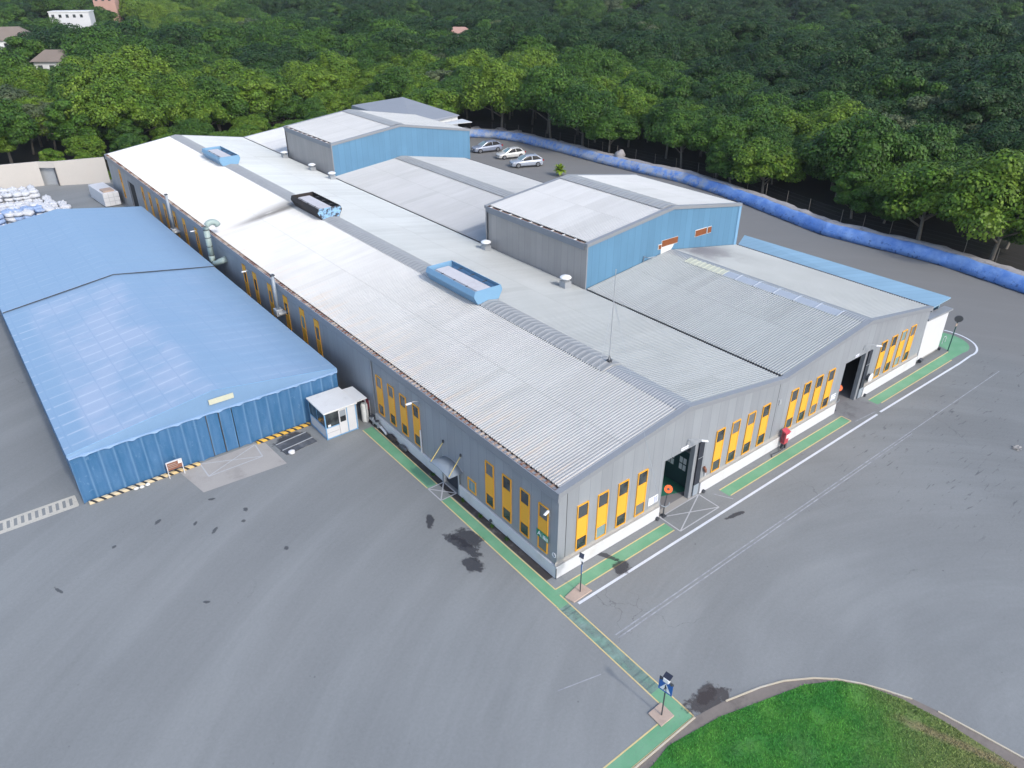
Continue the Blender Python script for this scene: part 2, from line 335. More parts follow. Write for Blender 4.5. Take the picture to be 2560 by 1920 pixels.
def tent_roof():
    t = NT('blue_tarpaulin_roof'); X = t.xyz()
    base = t.mix(t.noise(0.10, 4), (0.200, 0.320, 0.475), (0.235, 0.36, 0.50))
    # crease marks over the lacing: long lines up the slope and short pale dashes across
    bx = t.math('ABSOLUTE', t.math('SUBTRACT', t.math('FRACT', t.math('DIVIDE', X[1], 1.72)), 0.5))
    dash = t.ramp(bx, 0.40, 0.49)
    dx = t.math('ABSOLUTE', t.math('SUBTRACT', t.math('FRACT', t.math('DIVIDE', t.math('ADD', X[0], 0.6), 1.83)), 0.5))
    gap = t.ramp(dx, 0.47, 0.40)
    n1 = t.ramp(t.noise(0.22, 3), 0.38, 0.62)
    front = t.ramp(X[1], 64, 54)
    left = t.math('ADD', 0.25, t.math('MULTIPLY', t.ramp(X[0], -10.5, -13.5), 0.75))
    m = t.math('MULTIPLY', t.math('MULTIPLY', dash, gap), t.math('MULTIPLY', t.math('ADD', 0.3, t.math('MULTIPLY', n1, 0.6)), left))
    m = t.math('MULTIPLY', m, t.math('ADD', 0.45, t.math('MULTIPLY', front, 0.55)))
    inner = t.math('MULTIPLY', t.ramp(X[0], -21.6, -20.6), t.ramp(X[0], -2.6, -5.0))
    dusty = t.math('MULTIPLY', t.math('MULTIPLY', front, inner), t.math('ADD', 0.25, t.math('MULTIPLY', n1, 0.55)))
    col = t.mix(t.math('MULTIPLY', t.math('MULTIPLY', dusty, left), 0.85), base, (0.37, 0.435, 0.56))
    col = t.mix(t.math('MULTIPLY', m, 0.6), col, (0.50, 0.57, 0.66))
    seam = t.ramp(dx, 0.475, 0.492)
    col = t.mix(t.math('MULTIPLY', seam, 0.28), col, (0.16, 0.265, 0.43))
    sag = t.math('ADD', t.math('MULTIPLY', bx, 0.8), t.noise(0.7, 4))
    t.bump(sag, 0.35, 0.12)
    return t.done(col, 0.42, 0, 0.45)
M['tent_roof'] = tent_roof()
def curtain():
    t = NT('blue_tarpaulin_curtain'); X = t.xyz()
    f = t.noise(1.0, 4, 0.6, t.comb(t.math('MULTIPLY', X[0], 1.6), t.math('MULTIPLY', X[2], 0.35)))
    wr = t.noise(1.0, 5, 0.6, t.comb(t.math('MULTIPLY', X[0], 3.0), t.math('MULTIPLY', X[2], 2.4)), 1.2)
    col = t.mix(t.ramp(f, 0.3, 0.72), (0.036, 0.128, 0.265), (0.070, 0.172, 0.325))
    col = t.mix(t.math('MULTIPLY', t.ramp(wr, 0.60, 0.74), 0.35), col, (0.24, 0.37, 0.53))
    rib = t.math('ABSOLUTE', t.math('SUBTRACT', t.math('FRACT', t.math('ADD', X[0], 0.5)), 0.5))  # fold light and shade put into the colour: pale crests, dark flanks
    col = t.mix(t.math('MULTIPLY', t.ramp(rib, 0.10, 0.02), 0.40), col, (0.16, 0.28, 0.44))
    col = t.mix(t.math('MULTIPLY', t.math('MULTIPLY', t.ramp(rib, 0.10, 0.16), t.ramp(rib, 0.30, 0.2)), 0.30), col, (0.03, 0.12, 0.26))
    t.bump(wr, 0.5, 0.08)
    return t.done(col, 0.42, 0, 0.45)
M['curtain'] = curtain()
M['lean_to'] = panel_material('pale_blue_sheet', (0.235, 0.385, 0.50), 0.04, 1.0)
M['tent_edge'] = worn('pale_blue_tarpaulin_hem', (0.24, 0.37, 0.57), 0.08, 0.7, 6, 0.45)
M['valance'] = worn('blue_tarpaulin_valance', (0.165, 0.28, 0.44), 0.10, 0.7, 6, 0.45)

def wall_tarp():
    t = NT('weathered_blue_wall'); X = t.xyz()
    f = t.noise(0.55, 6, 0.7); g = t.noise(1.8, 5, 0.65)
    col = t.mix(t.ramp(f, 0.3, 0.7), (0.085, 0.205, 0.54), (0.195, 0.335, 0.64))
    col = t.mix(t.math('MULTIPLY', t.math('MULTIPLY', t.ramp(g, 0.56, 0.64), t.ramp(X[2], 1.25, 0.9)), 0.75), col, (0.03, 0.06, 0.17))
    col = t.mix(t.math('MULTIPLY', t.ramp(t.noise(3.5, 5, 0.7), 0.62, 0.70), 0.5), col, (0.40, 0.47, 0.60))
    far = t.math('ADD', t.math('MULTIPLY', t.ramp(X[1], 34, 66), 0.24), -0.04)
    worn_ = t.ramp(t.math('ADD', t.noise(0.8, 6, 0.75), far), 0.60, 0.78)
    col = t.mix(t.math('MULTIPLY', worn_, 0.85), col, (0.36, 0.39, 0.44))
    t.bump(g, 0.6, 0.12)
    return t.done(col, 0.6)
M['wall_tarp'] = wall_tarp()
M['gravel'] = worn('grey_gravel', (0.33, 0.315, 0.315), 0.35, 1.4, 6, 0.95, dirt=(0.10, 0.095, 0.09), dirt_amt=0.6)
M['forest_floor'] = worn('forest_floor', (0.020, 0.018, 0.014), 0.5, 0.1, 1.5, 1.0, dirt=(0.016, 0.026, 0.008), dirt_amt=0.7)
M['dirt'] = worn('dry_dirt', (0.20, 0.175, 0.155), 0.3, 0.8, 5, 0.95, dirt=(0.10, 0.09, 0.085), dirt_amt=0.8)
M['kerb'] = worn('painted_kerb', (0.52, 0.46, 0.35), 0.2, 1.1, 7, 0.8, dirt=(0.50, 0.48, 0.45), dirt_amt=0.8)
M['bark'] = worn('pale_bark', (0.20, 0.18, 0.155), 0.35, 2.0, 9, 0.95, dirt=(0.09, 0.08, 0.06), dirt_amt=0.8)

def leaf(name, c1, c2, c3):
    t = NT(name)
    oi = t.n('ShaderNodeObjectInfo').outputs['Random']
    geo = t.n('ShaderNodeNewGeometry')
    big = t.noise(0.030, 3, 0.5, geo.outputs['Position'])
    cl = t.noise(0.55, 3, 0.6)
    rnd = geo.outputs['Random Per Island']
    col = t.mix(t.ramp(t.math('ADD', t.math('MULTIPLY', oi, 0.6), t.math('MULTIPLY', big, 0.5)), 0.2, 0.95), c1, c2)
    col = t.mix(t.math('MULTIPLY', t.ramp(cl, 0.40, 0.66), 0.75), col, c3)
    col = t.scale(col, t.math('ADD', 0.62, t.math('MULTIPLY', rnd, 0.76)))
    t.done(col, 0.55, 0, 0.25)
    tr = t.n('ShaderNodeBsdfTranslucent'); t.l(col, tr.inputs[0])
    mx = t.n('ShaderNodeMixShader'); mx.inputs[0].default_value = 0.14
    t.l(t.p.outputs[0], mx.inputs[1]); t.l(tr.outputs[0], mx.inputs[2]); t.l(mx.outputs[0], t.out.inputs[0])
    return t.m
M['leaf_mid'] = leaf('mid_green_foliage', (0.022, 0.066, 0.010), (0.046, 0.112, 0.013), (0.070, 0.145, 0.015))
M['leaf_bright'] = leaf('yellow_green_foliage', (0.060, 0.135, 0.012), (0.105, 0.185, 0.016), (0.140, 0.215, 0.020))
M['leaf_dark'] = leaf('deep_green_foliage', (0.012, 0.040, 0.011), (0.023, 0.060, 0.013), (0.034, 0.082, 0.015))
M['leaf_pale'] = leaf('greyish_green_foliage', (0.055, 0.085, 0.035), (0.085, 0.115, 0.050), (0.130, 0.155, 0.080))
M['leaf_palm'] = leaf('palm_foliage', (0.14, 0.24, 0.02), (0.20, 0.30, 0.03), (0.26, 0.34, 0.05))
def lawn_mat(blade):
    t = NT('lawn_blades' if blade else 'lawn_soil'); X = t.xyz()
    v = t.co
    f = t.noise(0.22, 5, 0.6)
    col = t.mix(t.ramp(t.noise(0.6, 4), 0.35, 0.7), (0.066, 0.290, 0.052), (0.120, 0.365, 0.062))
    # drier towards the right-hand end
    d = t.ramp(t.math('ADD', t.math('ADD', t.math('MULTIPLY', X[0], 0.09), t.math('MULTIPLY', X[1], -0.075)), t.math('MULTIPLY', f, 0.9)), 2.15, 2.95)
    col = t.mix(t.math('MULTIPLY', d, 0.75), col, (0.31, 0.30, 0.12))
    bare = t.ramp(f, 0.56, 0.68)
    col = t.mix(t.math('MULTIPLY', bare, 0.13), col, (0.24, 0.32, 0.22))
    edge = t.math('ABSOLUTE', t.math('SUBTRACT', X[0], t.math('ADD', 8.15, t.math('MULTIPLY', t.math('ADD', X[1], 20.2), -0.36))))
    edge = t.math('MULTIPLY', t.ramp(t.math('ADD', edge, t.math('MULTIPLY', t.noise(2.0, 4), 0.5)), 0.75, 0.3), t.ramp(X[1], -18.6, -20.4))
    col = t.mix(t.math('MULTIPLY', edge, 0.7), col, (0.42, 0.33, 0.20))
    if blade:
        col = t.scale(col, t.math('ADD', 0.55, t.math('MULTIPLY', t.n('ShaderNodeNewGeometry').outputs['Random Per Island'], 0.9)))
    else:
        col = t.scale(col, t.math('ADD', 0.35, t.math('MULTIPLY', t.noise(9, 3), 0.5)))
    return t.done(col, 0.7, 0, 0.2)
M['blade'] = lawn_mat(True); M['lawn_soil'] = lawn_mat(False)
M['sack'] = worn('white_woven_sack', (0.54, 0.56, 0.59), 0.12, 1.6, 8, 0.8, dirt=(0.50, 0.48, 0.47), dirt_amt=0.6)
M['sack_blue'] = worn('blue_white_sack', (0.26, 0.36, 0.55), 0.25, 1.6, 8, 0.8, dirt=(0.50, 0.52, 0.56), dirt_amt=0.9)
M['roof_brown'] = worn('brown_thatch', (0.20, 0.165, 0.14), 0.2, 0.4, 4, 0.95)
M['roof_pink'] = worn('pinkish_tile', (0.42, 0.26, 0.215), 0.15, 0.4, 4, 0.9)
M['pit'] = worn('dark_wet_steel', (0.075, 0.08, 0.09), 0.45, 0.9, 5, 0.45, dirt=(0.22, 0.23, 0.24), dirt_amt=0.6)
M['shed_roof'] = worn('grey_sheet_roof', (0.25, 0.265, 0.29), 0.14, 0.4, 4, 0.6)

# ------------------------------------------------------------------ mesh builder
class MB:
    def __init__(s): s.v = []; s.f = []; s.mi = []
    def quad(s, a, b, c, d, m=0):
        i = len(s.v); s.v += [a, b, c, d]; s.f.append((i, i+1, i+2, i+3)); s.mi.append(m); return s
    def poly(s, pts, m=0):
        i = len(s.v); s.v += list(pts); s.f.append(tuple(range(i, i+len(pts)))); s.mi.append(m); return s
    def box(s, x0, y0, z0, x1, y1, z1, m=0):
        i = len(s.v)
        s.v += [(x0, y0, z0), (x1, y0, z0), (x1, y1, z0), (x0, y1, z0), (x0, y0, z1), (x1, y0, z1), (x1, y1, z1), (x0, y1, z1)]
        for f in ((3, 2, 1, 0), (4, 5, 6, 7), (0, 1, 5, 4), (1, 2, 6, 5), (2, 3, 7, 6), (3, 0, 4, 7)):
            s.f.append(tuple(i+k for k in f)); s.mi.append(m)
        return s
    def prism(s, lo, hi, m=0):           # two matching rings of points -> closed solid
        n = len(lo); i = len(s.v); s.v += list(lo)+list(hi)
        s.f.append(tuple(i+k for k in reversed(range(n)))); s.f.append(tuple(i+n+k for k in range(n))); s.mi += [m, m]
        for k in range(n):
            j = (k+1) % n; s.f.append((i+k, i+j, i+n+j, i+n+k)); s.mi.append(m)
        return s
    def tube(s, pts, r, n=8, m=0, r2=None):
        pts = [Vector(p) for p in pts]; rings = []
        for k, p in enumerate(pts):
            d = (pts[min(k+1, len(pts)-1)]-pts[max(k-1, 0)]).normalized()
            a = d.cross(Vector((0, 0, 1)) if abs(d.z) < 0.95 else Vector((1, 0, 0))).normalized(); b = d.cross(a)
            rr = r if r2 is None else r+(r2-r)*k/(len(pts)-1)
            i = len(s.v); rings.append(i)
            for q in range(n):
                t = 2*math.pi*q/n; s.v.append(tuple(p+a*(rr*math.cos(t))+b*(rr*math.sin(t))))
        for k in range(len(rings)-1):
            for q in range(n):
                w = (q+1) % n; s.f.append((rings[k]+q, rings[k+1]+q, rings[k+1]+w, rings[k]+w)); s.mi.append(m)
        s.f.append(tuple(rings[0]+q for q in range(n))); s.f.append(tuple(rings[-1]+q for q in reversed(range(n)))); s.mi += [m, m]
        return s
    def lathe(s, c, prof, n=16, m=0):     # prof: (radius, z) from bottom to top
        i = len(s.v)
        for r, z in prof:
            for q in range(n):
                t = 2*math.pi*q/n; s.v.append((c[0]+r*math.cos(t), c[1]+r*math.sin(t), c[2]+z))
        for k in range(len(prof)-1):
            for q in range(n):
                w = (q+1) % n; s.f.append((i+k*n+q, i+k*n+w, i+(k+1)*n+w, i+(k+1)*n+q)); s.mi.append(m)
        s.f.append(tuple(i+q for q in reversed(range(n)))); s.f.append(tuple(i+(len(prof)-1)*n+q for q in range(n))); s.mi += [m, m]
        return s
    def build(s, name, mats, parent=None, smooth=False, loc=None):
        me = bpy.data.meshes.new(name); me.from_pydata(s.v, [], s.f)
        if not isinstance(mats, (list, tuple)): mats = [mats]
        for k in mats: me.materials.append(M[k] if isinstance(k, str) else k)
        me.polygons.foreach_set('material_index', s.mi)
        if smooth: me.polygons.foreach_set('use_smooth', [True]*len(s.f))
        me.update()
        o = bpy.data.objects.new(name, me); COL.objects.link(o)
        if parent: o.parent = parent
        if loc: o.location = loc
        return o

def tag(o, label, cat, group=None, kind=None):
    if label: o['label'] = label
    if cat: o['category'] = cat
    if group: o['group'] = group
    if kind: o['kind'] = kind
    return o
def thing(name, label, cat, loc=(0, 0, 0), rz=0.0, group=None):
    o = bpy.data.objects.new(name, None); COL.objects.link(o); o.empty_display_size = 0.5
    o.location = loc; o.rotation_euler = (0, 0, rz); return tag(o, label, cat, group)
def struct(o): o['kind'] = 'structure'; return o
def copy_tree(o, parent=None):
    c = o.copy(); COL.objects.link(c); c.parent = parent
    for ch in o.children: copy_tree(ch, c)
    return c
def bevel(o, w=0.03, seg=2):
    b = o.modifiers.new('bevel', 'BEVEL'); b.width = w; b.segments = seg; b.limit_method = 'ANGLE'; return o
def lerp(a, b, t): return a+(b-a)*t
def pix(p):                                # where a point lands in the photograph (used only to cull trees nobody sees)
    d = Vector(p)-CAM; r = FW.cross(Vector((0, 0, 1))).normalized(); u = r.cross(FW)
    z = d.dot(FW)
    if z < 1: return None
    return 1280+FPX*d.dot(r)/z, 960-FPX*d.dot(u)/z, z
def text_mesh(body, size, name, mat, parent, mtx, extrude=0.004):
    cu = bpy.data.curves.new(name, 'FONT'); cu.body = body; cu.size = size; cu.extrude = extrude
    cu.align_x = 'CENTER'; cu.align_y = 'CENTER'
    tmp = bpy.data.objects.new(name+'_tmp', cu); COL.objects.link(tmp)
    bpy.context.view_layer.update()
    me = bpy.data.meshes.new_from_object(tmp.evaluated_get(bpy.context.evaluated_depsgraph_get()))
    bpy.data.objects.remove(tmp); bpy.data.curves.remove(cu)
    me.materials.clear(); me.materials.append(M[mat])
    o = bpy.data.objects.new(name, me); COL.objects.link(o); o.parent = parent; o.matrix_local = mtx
    return o

# ------------------------------------------------------------------ terrain, yard, markings
def bump1(r, c, w): return math.exp(-((r-c)/w)**2)
def sstep(a, b, x):
    t = max(0.0, min(1.0, (x-a)/(b-a))); return t*t*(3-2*t)
def terrain(x, y):
    r = math.hypot(x-25, y-30)
    h = 3.0*bump1(r, 205, 40)-6.0*bump1(r, 300, 55)+9.0*sstep(330, 480, r)+10*sstep(480, 900, r)
    h += 2.2*math.sin(x*0.021+1.3)*math.sin(y*0.017+0.4)*sstep(130, 230, r)
    return h*sstep(110, 170, r)
def ground():
    mb = MB(); n = 110; xs = []
    def ax(i): u = i/n*2-1; return math.copysign(abs(u)**2.0, u)*1200
    P = [ax(i) for i in range(n+1)]
    idx = {}
    for i in range(n+1):
        for j in range(n+1):
            x, y = 30+P[i], 40+P[j]; idx[i, j] = len(mb.v); mb.v.append((x, y, terrain(x, y)-0.06))
    for i in range(n):
        for j in range(n):
            mb.f.append((idx[i, j], idx[i+1, j], idx[i+1, j+1], idx[i, j+1])); mb.mi.append(0)
    struct(mb.build('ground', 'forest_floor', smooth=True))
ground()
WALLP = [(70.5, -26), (74.2, -12), (77.2, 0.5), (78.3, 6.8), (79.1, 11.2), (78.9, 17.5), (78.2, 25.5), (78.0, 29.0), (79.5, 35.4), (82.0, 45.2), (83.6, 54), (84.5, 62), (83.6, 72), (83.2, 82), (83.3, 95), (82.8, 108), (80.5, 115), (77.0, 119.0)]
yard = [(-130, -110), (60, -110), (66, -45), (72, -26), (75.7, -12), (78.7, 0.5), (80.6, 11.2), (79.5, 27), (81, 35.4), (83.5, 45.2), (86, 62), (85, 82), (84.8, 95), (84, 109), (78, 121), (60, 125), (3, 126), (2, 132), (-18, 135), (-130, 135)]
struct(MB().poly([(x, y, 0.0) for x, y in yard]).build('asphalt_yard', 'asphalt'))

def sheet(name, quads, mat, z):
    mb = MB()
    for q in quads: mb.poly([(x, y, z) for x, y in q])
    return struct(mb.build(name, mat))
def tilt_lines(name, qs, mat, z0, dz=0.0012):
    mb = MB()
    for k, q in enumerate(qs): mb.poly([(x, y, z0+dz*k) for x, y in q])
    return struct(mb.build(name, mat))
def rect(x0, y0, x1, y1): return [(x0, y0), (x1, y0), (x1, y1), (x0, y1)]
def seg(a, b, w):
    a, b = Vector(a), Vector(b); d = (b-a).normalized(); n = Vector((-d.y, d.x))*(w/2)
    return [tuple(a-n), tuple(b-n), tuple(b+n), tuple(a+n)]
# green walkways round the hall
def arc(cx, cy, r, a0, a1, n=14): return [(cx+r*math.cos(R(a0+(a1-a0)*i/n)), cy+r*math.sin(R(a0+(a1-a0)*i/n))) for i in range(n+1)]
endcap = [(38.3, -1.62), (53.6, -1.70)]+arc(56.0, 0.9, 2.75, -105, 22, 14)+[(55.4, 2.3), (54.6, -0.68), (38.3, -0.68)]
sheet('walkway', [
    [(-1.55, -1.6), (10.0, -1.6), (10.0, -0.66), (-0.62, -0.66), (-0.62, 11.62), (-1.42, 11.62)],
    rect(-1.42, 13.6, -0.56, 24.1),
    rect(16.35, -1.6, 33.7, -0.66), endcap,
    [(-0.86, -12.4), (-0.86, -10.0), (-1.66, -10.0), (-1.66, -11.5), (-30, -11.5), (-30, -12.42)],
    [(-1.5, -1.6), (-0.7, -1.6), (-0.7, -2.1), (-1.5, -2.1)],
], 'walk', 0.004)
sheet('crossing', [rect(-1.60, -10.0, -0.78, -2.1)], 'walk_faded', 0.0042)
Y = 0.085
yl = []
for a, b in (((-0.62, -0.66), (-0.62, 11.6)), ((-0.56, 13.6), (-0.45, 23.8)), ((-1.46, 13.6), (-1.50, 24.1)), ((-1.46, 11.6), (-1.55, -2.0)),
             ((-0.62, -0.66), (10.0, -0.66)), ((1.2, -1.6), (10.0, -1.6)),
             ((16.35, -0.66), (33.75, -0.66)), ((16.5, -1.62), (33.7, -1.62)), ((33.75, -0.66), (33.7, -1.62)),
             ((38.4, -0.68), (54.3, -0.68)), ((38.8, -1.70), (52.7, -1.78)),
             ((-1.58, -2.0), (-1.70, -10.8)), ((-0.70, -1.2), (-0.82, -12.4)),
             ((-2.7, -11.52), (-30, -11.52)), ((-0.85, -12.42), (-30, -12.42))):
    yl.append(seg(a, b, Y))
tilt_lines('yellow_line', yl, 'line_yellow', 0.008, 0.0003)
wl = [seg((-0.25, -2.5), (36.6, -2.5), 0.20), seg((37.2, -2.45), (52.6, -2.62), 0.20)]
pa = [(52.6, -2.62)]+arc(55.9, 0.95, 3.55, -100, 18, 16)
wl += [seg(pa[i], pa[i+1], 0.20) for i in range(len(pa)-1)]
# ladder marking left of the tent
ll = [seg((-28.6, 28.3), (-23.4, 28.3), 0.42), seg((-28.6, 29.6), (-23.4, 29.6), 0.3), seg((-28.6, 28.2), (-28.6, 29.7), 0.2), seg((-23.45, 28.2), (-23.45, 29.7), 0.2)]
ll += [seg((-28.2+i*0.46, 28.3), (-28.2+i*0.46+0.12, 29.6), 0.24) for i in range(11)]
tilt_lines('white_line', wl, 'line_white', 0.008, 0.0003)
tilt_lines('ladder_marking', ll, 'line_cream', 0.008, 0.0006)
fl = [seg((-0.2, -5.78), (30, -5.78), 0.09), seg((-0.2, -6.05), (30, -6.02), 0.09), seg((30, -5.78), (54, -5.85), 0.08), seg((30, -6.02), (36, -6.0), 0.07),
      seg((33.9, -1.9), (36.9, -2.15), 0.09), seg((15.6, -0.7), (16.3, -2.0), 0.08), seg((-2.9, -7.3), (-5.6, -6.6), 0.06)]
sheet('faded_line', fl, 'line_faint', 0.008)
def xbox(x0, y0, x1, y1, w): 
    return [seg((x0, y0), (x1, y0), w), seg((x0, y1), (x1, y1), w), seg((x0, y0), (x0, y1), w), seg((x1, y0), (x1, y1), w), seg((x0, y0), (x1, y1), w), seg((x0, y1), (x1, y0), w)]
tilt_lines('box_marking', xbox(10.25, -1.95, 14.65, 0.0, 0.09)+xbox(-1.46, 11.68, -0.02, 13.48, 0.10)[0:6], 'line_box', 0.009)
struct(MB().poly([(-16.1, 27.9, 0.006), (-15.4, 23.9, 0.006), (-8.75, 23.55, 0.006), (-9.0, 27.5, 0.006), (-9.6, 27.95, 0.006)]).build('concrete_apron', 'concrete'))
tilt_lines('apron_marking', [seg((-14.39, 27.9), (-14.39, 25.72), .1), seg((-14.39, 25.72), (-9.94, 25.73), .1), seg((-9.94, 25.73), (-9.8, 27.7), .1), seg((-14.3, 27.8), (-9.94, 25.75), .09), seg((-14.39, 25.75), (-9.85, 27.75), .09)], 'line_box', 0.011)
struct(MB().poly([(10.11, -0.02, 0.007), (14.56, -0.02, 0.007), (14.56, 1.2, 0.007), (10.11, 1.2, 0.007)]).build('concrete_threshold', 'ledge'))
struct(MB().poly([(33.6, -2.0, 0.0065), (37.9, -2.0, 0.0065), (38.2, 1.2, 0.0065), (33.6, 1.2, 0.0065)]).build('doorway_ramp', 'ramp'))
struct(MB().poly([(-0.56, 0.3, 0.006), (0.0, 0.3, 0.006), (0.0, 25.2, 0.006), (-0.42, 25.2, 0.006), (-0.5, 13.6, 0.0062)]).build('soil_strip', 'soil'))
# wet patches lying on the asphalt
def patch(cx, cy, w, h, rz, mat, z=0.013):
    o = MB().poly([(-w/2, -h/2, 0), (w/2, -h/2, 0), (w/2, h/2, 0), (-w/2, h/2, 0)]).build('wet_patch' if mat == 'wet' else 'mud_patch', mat, loc=(cx, cy, z))
    o.rotation_euler.z = rz; return struct(o)
patch(-2.3, 7.0, 2.2, 3.0, R(20), 'wet'); patch(-3.0, 6.6, 1.2, 4.6, R(12), 'wet', 0.015); patch(-3.55, 4.6, 1.7, 2.2, R(15), 'wet', 0.014); patch(-3.4, 10.2, 0.8, 2.0, R(-30), 'wet', 0.014)
patch(4.25, -1.9, 1.9, 1.5, R(10), 'wet'); patch(4.25, -0.5, 0.6, 2.2, R(25), 'wet', 0.014)
patch(0.6, -12.25, 4.0, 1.6, R(-14), 'mud'); patch(0.9, -11.9, 2.3, 1.2, R(10), 'mud', 0.015)
patch(-7.0, 26.3, 3.9, 3.4, R(3), 'wet'); patch(14.9, -3.3, 2.6, 0.5, R(-12), 'wet')
M['tar'] = stain('faint_tar_mark', (0.07, 0.073, 0.08), 4.5, 0.5)
for x, y, w, h, rz in ((-19.2, 22.5, .9, .35, .5), (-15.2, 22.7, .8, .3, 2.6), (-17.1, 20.6, .7, .25, .8), (-16.2, 19.0, 1.2, .3, .7), (-13.6, 19.9, .5, .5, 0), (-14.2, 18.7, .45, .35, 1), (-22.4, 21.6, .5, .3, .4), (-12.9, 14.0, .6, .35, 1.1), (-26.3, 19.4, 1.4, .22, 1.9), (-19.0, 12.4, .7, .25, 2.3)):
    patch(x, y, w*0.9, h*1.3, rz, 'tar', 0.012)

# grass island with kerb
KERB = [(-30, -12.5), (-6.8, -12.48), (-0.85, -12.46), (1.33, -12.86), (3.6, -13.5), (5.02, -14.07), (6.54, -15.02), (7.55, -15.91), (8.36, -16.91), (9.0, -17.98), (9.65, -19.24), (9.99, -20.52), (10.36, -22.43), (10.71, -24.53), (10.75, -32)]
island = KERB+[(10.75, -48), (-30, -48)]
struct(MB().poly([(x, y, 0.02) for x, y in reversed(island)]).build('island_soil', 'dirt'))
def kerb(pts, w, h, name, mat, skip=()):
    mb = MB()
    for i in range(len(pts)-1):
        if i in skip: continue
        a, b = Vector(pts[i]), Vector(pts[i+1]); d = (b-a).normalized(); n = Vector((d.y, -d.x))*w
        lo = [(a.x, a.y, 0), (b.x, b.y, 0), (b.x+n.x, b.y+n.y, 0), (a.x+n.x, a.y+n.y, 0)]
        mb.prism(lo, [(p[0], p[1], h) for p in lo])
    return struct(mb.build(name, mat))
kerb(KERB, 0.09, 0.07, 'kerb', 'kerb', skip=(2, 10))
LAWN = [(-30, -12.95), (-8, -12.92), (-4.72, -12.98), (-3.3, -12.74), (-1.8, -12.98), (0.25, -13.33), (2.74, -14.1), (5.7, -15.0), (7.4, -16.0), (8.4, -17.2), (9.15, -18.9), (9.6, -21.0), (9.8, -23.7), (9.85, -28), (9.9, -48), (-30, -48)]
struct(MB().poly([(x, y, 0.05) for x, y in reversed(LAWN)]).build('lawn', 'lawn_soil'))
def inside(p, poly):
    x, y = p; c = False; j = len(poly)-1
    for i in range(len(poly)):
        xi, yi = poly[i]; xj, yj = poly[j]
        if (yi > y) != (yj > y) and x < (xj-xi)*(y-yi)/(yj-yi)+xi: c = not c
        j = i
    return c
def grass():
    rnd = random.Random(3); mb = MB(); n = 0
    while n < 90000:
        x, y = rnd.uniform(-9, 11), rnd.uniform(-29, -12.7)
        q = pix((x, y, 0))
        if not inside((x, y), LAWN) or q[0] < 1500 or q[1] > 2100: n += 0.35; continue
        e = mnoise.noise((x*0.55, y*0.55, 3.0))
        if e > 0.30 and rnd.random() < 0.6: n += 1; continue
        h = rnd.uniform(0.05, 0.13); a = rnd.uniform(0, 6.283); w = rnd.uniform(0.012, 0.026)
        dx, dy = math.cos(a), math.sin(a); l = rnd.uniform(-0.05, 0.05); l2 = rnd.uniform(-0.05, 0.05)
        i = len(mb.v); mb.v += [(x-dx*w, y-dy*w, 0.05), (x+dx*w, y+dy*w, 0.05), (x+l, y+l2, 0.05+h)]
        mb.f.append((i, i+1, i+2)); mb.mi.append(0); n += 1
    tag(mb.build('grass', 'blade'), 'short green grass growing on the island lawn', 'grass', kind='stuff')
grass()

# ------------------------------------------------------------------ the factory hall
L = 117.0; XV = 24.0; XR = 48.67
RX, RZ, E0, ZV = 12.0, 8.9, 7.15, 7.0
R2X, R2Z, E2 = 36.4, 8.45, 6.4
def zroof(x):
    for (a, za), (b, zb) in (((0, E0), (RX, RZ)), ((RX, RZ), (XV, ZV)), ((XV, ZV), (R2X, R2Z)), ((R2X, R2Z), (XR, E2))):
        if a <= x <= b: return lerp(za, zb, (x-a)/(b-a))
hall = thing('factory_hall', 'long grey two bay factory hall with white corrugated roofs and yellow window strips', 'factory')
D1 = (10.11, 14.56); D2 = (33.7, 38.25); DZ = 5.05
T = 0.22
def wall_cols(y0, y1, xs, holes):
    mb = MB()
    for a, b in zip(xs[:-1], xs[1:]):
        z0 = 0.0
        for h in holes:
            if a >= h[0]-1e-6 and b <= h[1]+1e-6: z0 = DZ
        za, zb = zroof(a)-0.12, zroof(b)-0.12
        lo = [(a, y0, z0), (b, y0, z0), (b, y1, z0), (a, y1, z0)]
        hi = [(a, y0, za), (b, y0, zb), (b, y1, zb), (a, y1, za)]
        mb.prism(lo, hi)
    return mb
wall_cols(0.15, 0.15+T, [0.15, D1[0], RX, D1[1], XV, D2[0], R2X, D2[1], XR], (D1, D2)).build('gable_wall', 'panel', hall)
wall_cols(L-T, L, [0.15, RX, XV, R2X, XR], ()).build('rear_wall', 'panel', hall)
# side wall with a doorway by the canopy and the far loading door
mb = MB(); ys = [(0.37, 11.35, 0), (11.35, 13.35, 2.35), (13.35, 100.6, 0), (100.6, 104.8, 5.3), (104.8, L-T, 0)]
for a, b, z in ys: mb.box(0.15, a, z, 0.15+T, b, E0-0.05)
mb.build('side_wall', 'panel', hall)
MB().box(XR-T, 0.37, 0, XR, L-T, E2-0.1).build('side_wall', 'panel', hall)
MB().box(0.6, 0.6, 0.004, XR-0.6, L-1, 0.012).build('workshop_floor', 'floor', hall)
# white plinths and stained ledge above them
mb = MB()
for a, b in ((0.0, D1[0]-0.02), (D1[1]+0.14, D2[0]-0.1), (D2[1]+0.05, XR-0.1)):
    o = MB().box(a, 0.0, 0.03, b, 0.148, 1.06).build('plinth', 'plinth', hall); bevel(o, 0.02)
    mb.box(a+0.0, 0.012, 1.06, b, 0.148, 1.10); mb.box(a, 0.135, 1.1, b, 0.148, 1.38)
mb.build('ledge', 'ledge', hall)
for a, b in ((0.15, 11.3), (13.42, 24.4)):
    o = MB().box(0.0, a, 0.03, 0.148, b, 1.04).build('plinth', 'plinth', hall); bevel(o, 0.02)
MB().box(-0.02, -0.02, 0.05, 0.03, 0.03, 0.98).build('corner_guard', 'dark_steel', hall)
